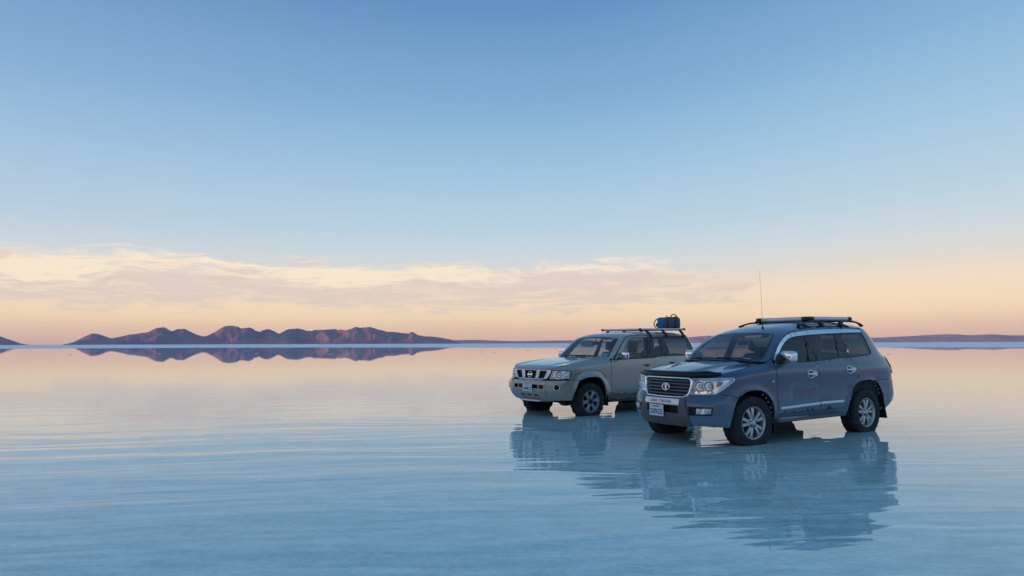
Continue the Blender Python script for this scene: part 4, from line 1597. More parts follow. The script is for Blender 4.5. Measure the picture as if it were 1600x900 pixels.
    for c, (d1, d2) in ((A, (B - A, D - A)), (B, (A - B, C - B)), (C, (B - C, D - C)), (D, (C - D, A - D))):
        b = MB()
        d1, d2 = d1.normalized(), d2.normalized()
        pts = [c + d1 * .12, c + d1 * .055, c + (d1 + d2) * .012, c + d2 * .055, c + d2 * .12]
        b.tube(spline(pts, 4), .040, M['black_plastic'], 14, flat=(1.0, .66), up=(0, 0, 1))
        b.build('rack_corner', rk)
    b = MB()
    b.lathe([(0, .032), (.012, .030), (.03, .020), (.05, .011), (.065, .009), (.07, .004)], M['black_plastic'], (.20, .17, 1.726), axis='Z', seg=14)
    b.tube([(.20, .17, 1.78), (.203, .168, 2.0), (.21, .165, 2.35), (.222, .16, 2.72)], [.0026, .0022, .0018, .0013], M['dark_metal'], 6)
    b.build('antenna', root)

    # ---- cabin
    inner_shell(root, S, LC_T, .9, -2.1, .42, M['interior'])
    b = MB()
    rws = []
    for k in range(-10, 11):
        y = .80 * k / 10
        hump = .035 * math.exp(-((y - .38) / .2) ** 2)
        rws.append([(1.0, y, 1.16), (.86, y, 1.175 + hump * .5), (.70, y, 1.165 + hump), (.60, y, 1.10 + hump), (.58, y, .95), (.66, y, .75)])
    b.grid(rws, M['interior'], True)
    b.build('dashboard', root)
    steering(root, .48, .38, 1.06, M['black_plastic'])
    seat(root, .02, .38, M['seat_dark'], .64)
    seat(root, .02, -.38, M['seat_dark'], .64)
    for y in (-.45, 0, .45):
        seat(root, -.88, y, M['seat_dark'], .66, .44)
    # ---- underside and running gear
    b = MB()
    b.box((-.05, 0, .37), (3.9, 1.05, .14), M['dark_metal'], .03)
    b.box((1.9, 0, .36), (.5, 1.15, .10), M['dark_metal'], .03)
    b.box((-2.1, 0, .42), (.6, 1.2, .14), M['dark_metal'], .03)
    for y in (-.5, .5):
        b.tube([(2.1, y, .36), (.6, y * 1.0, .33), (-1.0, y, .33), (-2.3, y, .40)], .045, M['dark_metal'], 8)
    b.blob((-1.425, -.05, .31), (.30, .26, .26), M['dark_metal'], .8)
    b.tube([(-1.425, -.75, .32), (-1.425, .75, .32)], .05, M['dark_metal'], 10)
    b.blob((1.40, .15, .27), (.36, .28, .18), M['dark_metal'], .7)
    for sg in (1, -1):
        b.tube([(1.40, 0, .27), (1.425, sg * .72, .31)], .03, M['dark_metal'], 8)
        b.tube([(1.15, sg * .42, .27), (1.425, sg * .74, .22)], .028, M['dark_metal'], 8)
        b.tube([(1.70, sg * .42, .27), (1.425, sg * .74, .22)], .028, M['dark_metal'], 8)
    b.tube([(.9, -.35, .28), (-.6, -.40, .27), (-1.3, -.5, .36), (-2.2, -.5, .33)], .035, M['rust'], 8)
    b.blob((-1.95, .2, .33), (.5, .62, .16), M['dark_metal'], .6)
    b.box((.15, .55, .27), (.14, .08, .05), M['rust'], .01)
    b.build('chassis', root)

    # ---- wheels
    wh = empty('wheel', (0, 0, 0), 0, root)
    t_ = tyre_mb(.402, .285, .236, M['tyre'], blocks=60)
    t_.build('tyre', wh)
    b = MB()
    b.lathe([(-.11, .225), (.085, .225), (.105, .232), (.122, .243), (.126, .236), (.118, .226), (.085, .217), (.04, .205), (-.11, .205)], M['alloy'], seg=56)
    b.lathe([(.03, .212), (.035, .15), (.03, .02)], M['dark_metal'], seg=30)
    b.lathe([(.03, .155), (.034, .15), (.034, .06)], M['rust'], seg=30)
    for k in range(5):
        a0 = 2 * math.pi * k / 5 + .3
        for d in (-1, 1):
            spoke(b, M['alloy'], a0 + d * .215, .055, .216, .042, .054, .100, .106, .05, twist=d * .03)
    b.lathe([(.06, .085), (.098, .082), (.110, .070), (.106, .048), (.112, .046), (.124, .040), (.128, .03), (.129, .001)], M['alloy'], seg=30)
    wheel_bolts(5, .062, .102, .013, M['dark_metal'], b)
    b.build('rim', wh)
    pos = [(1.425, .815, 1), (1.425, -.815, -1), (-1.425, .815, 1), (-1.425, -.815, -1)]
    for i, (x, y, sg) in enumerate(pos):
        st_ = R(4) if x > 0 else 0
        mt = Matrix.Translation((x, y, .322)) @ Matrix.Rotation((math.pi if sg < 0 else 0) + st_ * -1, 4, 'Z') @ Matrix.Rotation(.5 * i + .2, 4, 'Y')
        if i == 0: wh.matrix_basis = mt
        else: dup(wh, root, mt)
    return root


blue_car = build_blue_car()
# small loose thing on its dashboard
b = MB()
b.blob((0, 0, .03), (.07, .11, .06), M['lime'], .7)
b.blob((0, .02, .065), (.05, .06, .05), M['lime'], .9)
toy = b.build('dashboard_toy')
toy.matrix_world = Matrix.Translation((4.298, 11.753, 0)) @ Matrix.Rotation(R(211.4), 4, 'Z') @ Matrix.Translation((.85, .17, 1.185))
tag(toy, 'small lime green lump lying on the dashboard of the blue car', 'toy')


# ================================================================== the grey-bronze car
PT_T = lerp_tab([(-2.7, 1.69), (-2.0, 1.69), (-1.0, 1.70), (0, 1.69), (.15, 1.672), (.27, 1.632), (.40, 1.552), (.6, 1.378), (.80, 1.205), (.86, 1.182), (1.1, 1.165), (1.5, 1.135), (1.9, 1.09), (2.15, 1.045), (2.3, .985), (2.5, .972)])


def pt_shoulder(x, z):
    k = sstep(.75, 1.05, x)
    if k <= 0: return 0
    a = (z - (PT_T(x) - .12)) / .12
    return k * .07 * a * a if a > 0 else 0


PT = Wrap([(2.45, 0), (2.445, .25), (2.425, .5), (2.37, .70), (2.26, .83), (2.1, .89), (1.85, .905), (1.4, .905), (.8, .905), (-.5, .905), (-1.5, .90), (-2.0, .885), (-2.25, .86), (-2.38, .78), (-2.42, .6), (-2.43, .25), (-2.43, 0)],
          front=[(.30, .16), (.36, .10), (.45, .03), (.55, 0), (.70, 0), (.745, .03), (.77, .08), (.85, .09), (.97, .10), (1.02, .13)],
          side=[(.30, .10), (.36, .06), (.45, .02), (.55, .005), (.7, 0), (.9, 0), (1.0, .005), (1.1, .02), (1.17, .035), (1.22, .05), (1.3, .075), (1.45, .12), (1.6, .168), (1.68, .205), (1.72, .25), (1.8, .33)],
          rear=[(.33, .2), (.42, .06), (.5, .0), (.72, .0), (.76, .06), (.9, .07), (1.2, .11), (1.4, .17), (1.6, .25), (1.7, .31), (1.8, .38)],
          W=.905, xf0=1.55, xr0=-1.25, shoulder=pt_shoulder, flares=[(1.485, .30, .52, .05, .13), (-1.485, .30, .52, .05, .13)])


def dedupe(p, e=.002):
    return [q for i, q in enumerate(p) if math.hypot(q[0] - p[i - 1][0], q[1] - p[i - 1][1]) > e]


def both(half):
    return dedupe(half + mirror_pts(half[::-1]))


def on_surface(mb, surf, a, z, d, part, axis='X'):
    """place a small shape (built along +X) on a surface, facing out"""
    n = surf_n(surf, a, z)
    part.xf(Matrix.Translation(Vector(surf(a, z)) + n * d) @ n.to_track_quat('X', 'Z').to_matrix().to_4x4())
    mb.join(part)


def build_bronze_car():
    S, P = PT, PT.P
    pm = M['bronze_paint']
    root = empty('parked_car', (2.251, 15.991, 0), R(218.0))
    tag(root, 'grey-bronze off-road car behind, with a blue bag on its silver roof rack', 'car', 'four-wheel drive cars parked on the flooded salt flat')
    sc_ = S.side
    AF = spline([(1.09, .33), (1.14, .43), (1.213, .56), (1.275, .675), (1.335, .742), (1.43, .788), (1.57, .809), (1.722, .815), (1.84, .806), (1.93, .774), (2.0, .70), (2.06, .585), (2.10, .47), (2.13, .38), (2.15, .29)], 3)
    dA = S.side(1.485, .6)[0] - S.side(-1.485, .6)[0]
    AR = [(a - dA, z) for a, z in AF]
    iF = min(range(len(AF)), key=lambda i: abs(AF[i][1] - .742) if i < 20 else 9)
    zS = AF[iF][1]
    cutx = .855

    # bumper with slots, lamps and plate
    half = [(.0001, .742), (.45, .742), (.62, .745), (.85, .750), (1.05, .750)] + [AF[iF]] + AF[:iF][::-1] + [(1.085, .335), (.9, .335), (.75, .330), (.5, .305), (.25, .30), (.0001, .30)]
    lower = lambda k: [(k - .075, .455), (k + .045, .445), (k + .085, .395), (k - .035, .405)]
    slot = [[(-.475, .645), (-.345, .65), (-.345, .575), (-.475, .57)], [(-.315, .65), (-.02, .655), (-.02, .578), (-.315, .576)], [(.0, .655), (.31, .65), (.31, .576), (.0, .578)], [(.345, .65), (.475, .645), (.475, .57), (.345, .575)]]
    fogc = lambda m: [(m * (.80 + .072 * math.cos(k / 18 * 2 * math.pi)), .606 + .074 * math.sin(k / 18 * 2 * math.pi)) for k in range(18)]
    b = MB()
    panel(b, P, both(half), pm, slot + [lower(-.22), lower(0), lower(.22), fogc(1), fogc(-1)], .055)
    for sg in (1, -1):
        b.trim(P, [(sg * .535, .40 + .34 * k / 8) for k in range(9)], .008, .003, M['black_plastic'])
    bumper = b.build('bumper', root)
    b = MB()
    panel(b, off(P, -.06), [(-.52, .55), (.52, .55), (.52, .67), (-.52, .67)], M['black_plastic'], [], .08, th=.01, gap=0)
    panel(b, off(P, -.05), [(-.36, .37), (.36, .37), (.36, .48), (-.36, .48)], M['black_plastic'], [], .08, th=.01, gap=0)
    b.build('air_intake', bumper)
    b = MB()
    b.box((2.30, 0, .315), (.20, .62, .035), M['satin'], .012)
    b.build('skid_plate', bumper)
    b = MB()
    b.tube([(2.33, -.52, .735), (2.36, 0, .735), (2.33, .52, .735)], .02, M['black_plastic'], 6) if False else None
    for sg in (1, -1):
        f = MB()
        bb = MB()
        bb.lathe([(-.03, .060), (-.005, .062), (.008, .070), (.014, .066), (.010, .056), (-.02, .052)], M['chrome'], axis='X', seg=24)
        bb.lathe([(-.03, .052), (-.012, .045), (-.002, .025), (.002, .0008)], M['smoked'], axis='X', seg=24)
        on_surface(f, P, .80 * sg, .606, 0, bb)
        f.build('fog_lamp', root)
    nn = surf_n(P, .005, .585)
    strip_plate(bumper, 'BOLIVIA', '1640KZV', Vector(off(P, .018)(.008, .582)), .300, .150, math.atan2(nn.y, nn.x))

    # headlights, wings
    HLp = [(.545, .770), (.80, .772), (1.018, .778), (1.045, .86), (1.062, .945), (.85, .950), (.655, .952), (.60, .86)]
    for sg in (1, -1):
        mm = mirror_pts if sg < 0 else (lambda q: q)
        topx = [cutx, .92, 1.0, 1.1, 1.25, 1.4, 1.55, 1.7, 1.82, 1.92, 2.02, 2.12]
        fend = AF[iF:] + [sc_(cutx, .29), sc_(cutx, .6), sc_(cutx, .9), sc_(cutx, 1.08)] + [sc_(x, PT_T(x)) for x in topx]
        ftop = [(.82, PT_T(P(.82, .98)[0])), (.70, .985)]
        fend += ftop + [(.655, .958), (.85, .956), (1.072, .951), (1.055, .86), (1.026, .768), (1.05, .755)]
        b = MB()
        panel(b, P, mm(dedupe(fend)), pm, [], .05)
        ridge = spline([(1.10, .865), (1.22, .905), (1.40, .934), (1.60, .952), (1.80, .955), (1.95, .935), (2.06, .875), (2.13, .78)], 4)
        b.trim(P, mm(ridge), .050, .012, pm)
        b.trim(P, mm(AF[iF + 1:-4]), .030, .014, pm)
        b.build('fender', root)
        h = MB()
        panel(h, off(P, -.05), mm(HLp), M['reflector'], [], .06, th=.01, gap=0)
        rg1 = subdiv(mm(HLp), .04)
        h.grid([[P(a, z) for a, z in rg1], [off(P, -.05)(a, z) for a, z in rg1]], M['reflector'], False, closed_u=True)
        bb = MB()
        bb.lathe([(.016, .079), (.020, .074), (.006, .070), (-.016, .052), (-.026, .03)], M['chrome'], axis='X', seg=28)
        bb.lathe([(-.026, .03), (-.005, .028), (.004, .018), (.006, .0008)], M['white_lens'], axis='X', seg=20)
        on_surface(h, P, .775 * sg, .864, -.03, bb)
        bb = MB()
        bb.lathe([(.010, .045), (.0, .043), (-.015, .025), (-.02, .001)], M['reflector'], axis='X', seg=20)
        on_surface(h, P, .945 * sg, .865, -.028, bb)
        bb = MB()
        bb.lathe([(-.01, .016), (.004, .015), (.008, .001)], M['amber'], axis='X', seg=12)
        on_surface(h, P, .615 * sg, .797, -.03, bb)
        h.trim(off(P, -.03), mm([(.862, .775 + .175 * k / 6) for k in range(7)]), .02, .03, M['reflector'])
        hd = h.build('headlight', root)
        c = MB()
        panel(c, off(P, .002), mm(HLp), M['clear'], [], .05, th=0, gap=.004)
        c.trim(P, mm(subdiv(HLp, .03)), .010, .004, M['black_plastic'], closed=True)
        c.build('lens', hd)
    # grille: three meshed openings in a bright frame
    go = both([(.0001, .957), (.35, .957), (.635, .953), (.575, .86), (.50, .768), (.40, .756), (.2, .750), (.0001, .748)])
    holes = [[(-.205, .940), (.205, .940), (.165, .764), (-.165, .764)], [(.305, .938), (.515, .935), (.425, .772), (.245, .765)]]
    holes.append(mirror_pts(holes[1]))
    b = MB()
    panel(b, off(P, .012), go, M['satin'], holes, .05, th=.03, gap=.002)
    for hp_ in holes: b.trim(off(P, .012), subdiv(shrink(hp_, -.006), .03), .014, .006, M['chrome'], closed=True)
    grille = b.build('grille', root)
    b = MB()
    panel(b, off(P, -.05), shrink(go, .02), M['black_plastic'], [], .08, th=.01, gap=0)
    for k in range(-28, 29):
        for d in (1, -1):
            a0 = k * .05
            pts = [(a0 + d * .10 * (j / 4 - .5) * 2, .755 + .195 * j / 4) for j in range(5)]
            for j in range(4):
                p0, p1 = pts[j], pts[j + 1]
                mid = ((p0[0] + p1[0]) / 2, (p0[1] + p1[1]) / 2)
                if any(inside(mid, shrink(h_, -.02)) for h_ in holes):
                    b.tube([off(P, -.028)(*p0), off(P, -.028)(*p1)], .0055, M['black_plastic'], 5, caps=False)
    b.build('mesh', grille)
    e = MB()
    n = surf_n(P, 0, .852)
    mt = Matrix.Translation(Vector(P(0, .852)) + n * .018) @ Matrix.Rotation(-math.asin(n.z), 4, 'Y') @ Matrix.Rotation(math.pi / 2, 4, 'Z') @ Matrix.Rotation(math.pi / 2, 4, 'X')
    q = MB()
    q.tube([(math.cos(k / 32 * 2 * math.pi) * .062, math.sin(k / 32 * 2 * math.pi) * .062, 0) for k in range(32)], .009, M['chrome'], 8, closed=True)
    q.box((0, 0, .004), (.16, .030, .012), M['chrome'], .003)
    q.xf(mt)
    e.join(q)
    e.build('emblem', grille)
    b = MB()
    panel(b, P, both([(.0001, .974), (.45, .976), (.70, .984), (.655, .961), (.3, .962), (.0001, .962)]), pm, [], .05, gap=0)
    b.build('nose_panel', root)
    # bonnet
    zc = lerp_tab([(2.37, .968), (2.30, 1.0), (2.22, 1.035), (2.1, 1.06), (1.9, 1.092), (1.6, 1.13), (1.3, 1.162), (1.05, 1.19), (.85, 1.205), (.75, 1.21)])
    edge = [P(*sc_(x, PT_T(x))) for x in [.86, .95, 1.1, 1.25, 1.4, 1.55, 1.7, 1.82, 1.92, 2.02, 2.12]] + [P(a, PT_T(P(a, .98)[0])) for a in (.78, .68, .58, .48, .36, .24, .12)]
    edge = edge + [P(0, .972)] + [(x, -y, z) for x, y, z in edge[::-1]]
    ex = sorted([(q[0], q[1]) for q in edge if q[1] >= 0])
    yt = lerp_tab([(q[0] + i * 1e-6, q[1]) for i, q in enumerate(ex)])

    def H(x, y):
        ye = max(.02, yt(x))
        u = min(1, abs(y) / ye)
        ze = PT_T(x)
        z = ze + (zc(x) - ze) * (1 - u ** 3.2)
        cw = .42 + .14 * sstep(2.2, 1.1, x)
        k = sstep(2.25, 2.05, x) * sstep(.9, 1.1, x)
        return (x, y, z - .014 * k * (sstep(cw - .02, cw + .05, abs(y)) - sstep(cw + .12, ye, abs(y))))
    rear = [(.86 + .10 * (1 - (k / 10) ** 2), yt(.86) * k / 10) for k in range(-9, 10)]
    b = MB()
    panel(b, H, [(q[0], q[1]) for q in edge] + rear, pm, [], .055, th=.02, gap=.003)
    for y in (.25, -.25):
        b.blob((1.12, y, H(1.12, y)[2] + .008), (.05, .03, .02), M['black_plastic'], .6, 10, 6)
    b.build('bonnet', root)

    # windscreen
    NV, NU = 22, 41
    base_x, top_x = .86, .30
    rows = []
    for i in range(NV + 1):
        v_ = i / NV
        x = base_x + (top_x - base_x) * v_
        e_ = Vector(P(*sc_(x, PT_T(x))))
        row = []
        for j in range(NU):
            u_ = -1 + 2 * j / (NU - 1)
            k = 1 - abs(u_) ** 2.6
            row.append((e_.x + (.10 - .05 * v_) * k, u_ * e_.y, e_.z + (.020 + .022 * v_) * k))
        rows.append(row)

    def WS(u_, v_):
        fi, fj = min(max(v_, 0), 1) * NV, (min(max(u_, -1), 1) + 1) / 2 * (NU - 1)
        i, j = min(int(fi), NV - 1), min(int(fj), NU - 2)
        a, c = fi - i, fj - j
        q = [Vector(rows[i][j]), Vector(rows[i][j + 1]), Vector(rows[i + 1][j]), Vector(rows[i + 1][j + 1])]
        return tuple((q[0] * (1 - c) + q[1] * c) * (1 - a) + (q[2] * (1 - c) + q[3] * c) * a)
    gl = [(-.90, .05), (-.5, .05), (0, .05), (.5, .05), (.90, .05), (.895, .4), (.885, .8), (.86, .92), (.4, .935), (0, .94), (-.4, .935), (-.86, .92), (-.885, .8), (-.895, .4)]
    b = MB()
    panel(b, WS, [(-1, 0), (1, 0), (1, 1), (-1, 1)], pm, [shrink(gl, -.012)], .07, gap=0, th=.03)
    b.build('windscreen_pillar', root)
    b = MB()
    panel(b, off(WS, -.004), gl, M['windscreen'], [], .09, th=0, gap=0)
    ws = b.build('windscreen', root)
    b = MB()
    panel(b, off(WS, -.006), shrink(gl, -.014), M['smoked'], [shrink(gl, .035)], .08, th=0, gap=0)
    b.build('screen_border', ws)
    b = MB()
    panel(b, off(WS, -.009), [(.66, .09), (.86, .09), (.855, .30), (.67, .28)], M['sticker_cyan'], [], .06, th=0, gap=0)
    b.build('sticker', ws)
    b = MB()
    for (u0, u1, v1) in ((.60, -.02, .10), (-.05, -.72, .10)):
        b.tube([Vector(off(WS, .02)(u0, .0)), Vector(off(WS, .024)((u0 + u1) / 2, v1 * .7)), Vector(off(WS, .016)(u1, v1))], [.011, .009, .006], M['black_plastic'], 6)
        b.tube([Vector(off(WS, .008)(u1 - .16 + .36 * k / 6, v1 + .01 - .02 * abs(k - 3) / 6)) for k in range(7)], .008, M['black_plastic'], 6)
    b.build('wiper', ws)
    b = MB()
    rws = []
    for k in range(-12, 13):
        q = 1 - (k / 12) ** 2
        y = .82 * k / 12
        rws.append([(.86 + .055 + .10 * q, y * .98, 1.178 + .015 * q), (.86 + .10 * q, y, 1.172 + .02 * q), (.80 + .10 * q, y * .98, 1.205 + .02 * q)])
    b.grid(rws, M['black_plastic'], True)
    b.build('scuttle', root)
    b = MB()
    b.blob((.42, .0, 1.50), (.05, .22, .07), M['black_plastic'], .5)
    b.tube([(.42, 0, 1.53), (.40, 0, 1.62)], .012, M['black_plastic'], 6)
    b.build('rear_view_mirror', root)
    for sg, vz in ((-1, 1.50), (1, 1.60)):
        b = MB()
        b.blob((.34, sg * .36, vz), (.06 if sg < 0 else .15, .40, .15 if sg < 0 else .02), M['visor'], .25, rot=Matrix.Rotation(R(24 if sg < 0 else 12), 3, 'Y'))
        b.build('sun_visor', root)

    # roof
    zr = lerp_tab([(.36, 1.672), (.30, 1.680), (.15, 1.722), (0, 1.742), (-.4, 1.765), (-1.0, 1.776), (-1.7, 1.768), (-2.0, 1.750), (-2.15, 1.735)])
    xs = [.30, .26, .20, .12, .03, -.1, -.3, -.55, -.85, -1.15, -1.45, -1.7, -1.88, -2.0, -2.06]
    rr = []
    for i, x in enumerate(xs):
        e_ = Vector(P(*sc_(x, PT_T(x))))
        fb = max(0, 1 - i / 5)
        row = []
        for j in range(NU):
            u_ = -1 + 2 * j / (NU - 1)
            k = 1 - abs(u_) ** (2.6 + 1.4 * min(1, i / 5))
            row.append((e_.x + .05 * k * fb - .03 * k * max(0, (i - 11) / 3), u_ * e_.y, e_.z + ((zr(x) - e_.z) * (1 - fb) + .042 * fb) * k))
        rr.append(row)
    b = MB()
    b.grid(rr, pm, True)
    lip = [tuple(q) for q in rr[-1]]
    b.grid([lip, [(x - .03, y * .97, z - .012) for x, y, z in lip], [(x + .02, y * .95, z - .05) for x, y, z in lip]], pm, True)
    for y in (.45, .15, -.15, -.45):           # pressed ribs
        b.tube([(x, y, zr(x) - .010 - .012 * (abs(y) > .3)) for x in (0, -.3, -.7, -1.1, -1.5, -1.8)], .016, pm, 8, flat=(.6, 1.4))
    b.build('roof', root)

    # side frame
    fo = spline([(.79, 1.150), (.66, 1.262), (.50, 1.405), (.34, 1.535), (.22, 1.612), (.06, 1.655), (-.3, 1.668), (-.9, 1.676), (-1.5, 1.680), (-1.98, 1.678)], 3)
    belt = [(-1.97, 1.205), (-1.3, 1.204), (-.9, 1.203), (-.48, 1.163), (-.34, 1.163), (.2, 1.155), (.79, 1.150)]
    rear_e = [(-2.05, 1.60), (-2.12, 1.42), (-2.15, 1.34), (-2.12, 1.27), (-2.05, 1.22)]
    sE = 5.60
    for sg in (1, -1):
        mm = mirror_pts if sg < 0 else (lambda q: q)
        dr = [(3.93, .40), (3.97, .50), (4.02, .62), (4.10, .73), (4.22, .81), (4.36, .862), (4.46, .90), (4.485, .98), (4.475, 1.08), sc_(-1.30, 1.204)]
        topx = [cutx, .8, .7, .6, .5, .4, .3, .2, .1, -.1, -.4, -.8, -1.2, -1.6, -1.9]
        body = [sc_(x, PT_T(x)) for x in topx] + [(5.4, 1.688), (sE, 1.688), (sE, .742), (5.2, .742)]
        k1 = min(range(len(AR)), key=lambda i: abs(AR[i][1] - .742) if i > 22 else 9)
        body += [AR[k1]] + AR[:k1][::-1]
        body += [(3.5, .29), (3.0, .29), sc_(cutx, .29), sc_(cutx, .455), (2.40, .42), (2.62, .395), (3.2, .388)] + dr
        body += [sc_(x, z) for x, z in [(-1.97, 1.205)] + rear_e[::-1]] + [sc_(x, z) for x, z in fo[::-1]]
        lamp = [(5.33, .95), (5.50, .95), (5.50, 1.30), (5.33, 1.30)]
        b = MB()
        panel(b, P, mm(dedupe(body)), pm, [mm(lamp)], .055)
        b.trim(P, mm(AR[4:k1]), .030, .014, pm)
        # drip rail
        b.trim(P, mm([sc_(x, PT_T(x) - .012) for x in (.62, .5, .4, .3, .22, .12, 0, -.2, -.5, -.9, -1.3, -1.7, -1.95)]), .016, .016, pm)
        b.build('body_side', root)
        b = MB()
        panel(b, off(P, .006), mm([(5.33, 1.07), (5.50, 1.07), (5.50, 1.30), (5.33, 1.30)]), M['red_lens'], [], .05, th=.05)
        panel(b, off(P, .006), mm([(5.33, .95), (5.50, .95), (5.50, 1.065), (5.33, 1.065)]), M['white_lens'], [], .05, th=.05)
        b.build('tail_light', root)
        # doors
        tops = [(-.475, 1.162), (-.34, 1.160), (.2, 1.152), (.78, 1.147)]
        fd = [(2.405, .422), sc_(cutx - .004, .457), sc_(cutx - .004, .7), sc_(cutx - .004, 1.0), sc_(cutx - .01, 1.12)] + [sc_(x, z) for x, z in tops[::-1]] + [sc_(-.470, 1.0), sc_(-.46, .8), sc_(-.44, .6), sc_(-.43, .390), (2.62, .397)]
        b = MB()
        panel(b, P, mm(fd), pm, [], .055)
        door = b.build('door', root)
        b = MB()
        # upper frame of the front door
        gF = [(.535, 1.163), (.44, 1.285), (.30, 1.445), (.14, 1.575), (.05, 1.617), (-.08, 1.630), (-.515, 1.634)]
        gs = spline(gF, 3)
        outer = [(.72, 1.158), (.60, 1.277), (.45, 1.42), (.31, 1.54), (.19, 1.615), (.06, 1.650), (-.1, 1.660), (-.52, 1.668)]
        panel(b, off(P, .004), mm([sc_(x, z) for x, z in spline(outer, 3)] + [sc_(x, z) for x, z in gs[::-1]]), pm, [], .05, th=.02, gap=.001)
        b.build('window_frame', door)
        b = MB()
        panel(b, off(P, -.012), mm([sc_(x, z) for x, z in fo[:16]] + [sc_(x, z) for x, z in spline(outer, 3)[:16][::-1]]), M['black_plastic'], [], .05, th=.01, gap=-.006)
        b.build('door_seal', door)
        rd = [sc_(-.43, .390), sc_(-.44, .6), sc_(-.46, .8), sc_(-.470, 1.0), sc_(-.477, 1.162), sc_(-.9, 1.203), sc_(-1.30, 1.204)] + dr[::-1][1:] + [(3.6, .392)]
        b = MB()
        panel(b, P, mm(rd), pm, [], .055)
        door2 = b.build('door', root)
        b = MB()
        panel(b, off(P, .002), mm([sc_(x, z) for x, z in [(-.565, 1.646), (-.8, 1.652), (-1.09, 1.660), (-1.09, 1.676), (-.8, 1.672), (-.565, 1.669)]]), pm, [], .05, th=.02, gap=.001)
        b.build('window_frame', door2)
        b = MB()
        for x0_, x1_, y0_, y1_ in ((-.342, -.486, -.512, -.566),):
            panel(b, off(P, -.003), mm([sc_(x0_, 1.166), sc_(y0_, 1.666), sc_(y1_, 1.670), sc_(x1_, 1.168)]), M['pillar'], [], .06, th=.02, gap=.001)
        b.build('door_pillar', root)
        b = MB()
        panel(b, off(P, -.003), mm([sc_(-.885, 1.207), sc_(-.91, 1.652), sc_(-1.094, 1.660), sc_(-1.155, 1.208)]), M['pillar'], [], .06, th=.02, gap=.001)
        b.build('door_pillar', root)
        quarter = [(-1.158, 1.210), (-1.097, 1.662), (-1.5, 1.672), (-1.97, 1.672), (-2.045, 1.59), (-2.11, 1.42), (-2.14, 1.34), (-2.11, 1.275), (-2.04, 1.228), (-1.96, 1.210)]
        for poly, gm, par in ((gs + [(-.345, 1.167)], M['glass_clear'], door), ([(-.489, 1.170), (-.568, 1.642), (-.905, 1.650), (-.882, 1.206)], M['glass_clear'], door2), (quarter, M['glass_tint'], root)):
            b = MB()
            pp = [sc_(x, z) for x, z in poly]
            panel(b, off(P, -.009), mm(pp), gm, [], .07, th=0, gap=.001)
            b.trim(off(P, -.008), mm(subdiv(pp, .03)), .020 if gm is M['glass_clear'] else .05, .005, M['pillar'], closed=True)
            wn = b.build('window', par)
            if poly is quarter and sg > 0:
                # faded script lettering, too worn to read
                q = MB()
                cpt = lambda x, z: off(P, -.004)(*sc_(x, z))
                q.tube([cpt(-1.70 - .045 + .05 * math.cos(a), 1.40 + .075 * math.sin(a)) for a in [1.2 + 3.6 * k / 12 for k in range(13)]] if False else [cpt(-1.725 + .045 * math.cos(R(60 + 24 * k)) * 1.0, 1.395 + .07 * math.sin(R(60 + 24 * k))) for k in range(-2, 10)], .005, M['script'], 5)
                q.tube([cpt(-1.76 - .019 * k, 1.395 + .012 * math.sin(k * 1.9) + (.03 if k in (4, 5) else 0)) for k in range(13)], .0055, M['script'], 5)
                q.tube([cpt(-1.83 - .016 * k, 1.335 + .006 * math.sin(k * 2.3)) for k in range(8)], .0075, M['script'], 5)
                q.build('sticker', wn)
        # handles
        for s0, z, par in ((3.455, 1.012, door), (4.345, 1.045, door2)):
            b = MB()
            cup = [(s0 + .085 * math.cos(k / 16 * 2 * math.pi), z + .028 * math.sin(k / 16 * 2 * math.pi) * (1.3 if k > 8 else .8)) for k in range(16)]
            panel(b, off(P, .002), mm(cup), M['smoked'], [], .03, th=0, gap=0)
            b.tube([Vector(off(P, .016 + .008 * math.sin(k / 6 * math.pi))(sg * (s0 - .09 + .18 * k / 6), z + .016)) for k in range(7)], .014, pm, 8, flat=(1, .7))
            b.build('handle', par)
        # mirror
        b = MB()
        b.blob((.54, sg * .985, 1.238), (.12, .25, .155), M['chrome'], .45, 24, 14, rot=Matrix.Rotation(R(-8 * sg), 3, 'Z'))
        b.blob((.483, sg * .99, 1.238), (.05, .215, .13), M['smoked'], .35, rot=Matrix.Rotation(R(-8 * sg), 3, 'Z'))
        b.tube([(.62, sg * .84, 1.175), (.56, sg * .90, 1.165), (.545, sg * 1.06, 1.160)], [.035, .026, .020], M['black_plastic'], 8, flat=(.6, 1.2))
        b.build('mirror', door)
        # side step, flaps, arches
        b = MB()
        rws = []
        for k in range(11):
            x = 1.0 - 2.0 * k / 10
            rws.append([(x, sg * (.93 + a), .280 + c) for a, c in [(-.08, -.02), (.05, -.022), (.065, -.008), (.062, .012), (.04, .020), (-.08, .018)]])
        b.grid(rws, M['black_plastic'], False, closed_u=True, caps=True)
        for x in (.75, 0, -.75):
            b.box((x, sg * .80, .29), (.05, .22, .03), M['dark_metal'], .004)
        b.build('side_step', root)
        for x in (1.0, -2.0):
            b = MB()
            b.box((x, sg * .80, .33), (.014, .26, .30), M['black_plastic'], .004)
            b.build('mud_flap', root)
        for arch in (AF, AR):
            b = MB()
            o_ = [Vector(off(P, -.018)(a * sg, z)) for a, z in arch]
            m_ = [Vector((q.x, sg * .72, q.z + .015)) for q in o_]
            i_ = [Vector((q.x, sg * .50, q.z + .02)) for q in o_]
            b.grid([[tuple(q) for q in o_], [tuple(q) for q in m_], [tuple(q) for q in i_]], M['dark_metal'], True)
            b.add([tuple(q) for q in i_], [tuple(range(len(i_)))], M['dark_metal'], False)
            b.build('wheel_arch_liner', root, fix=False)

    # tail
    LL = S.L
    b = MB()
    panel(b, P, AR[k1:] + [(5.0, .36), (5.4, .36), (LL, .37), (LL, .74), (5.4, .74), (5.2, .738)], pm, [], .055, gap=.002, sym=True)
    b.build('rear_bumper', root)
    b = MB()
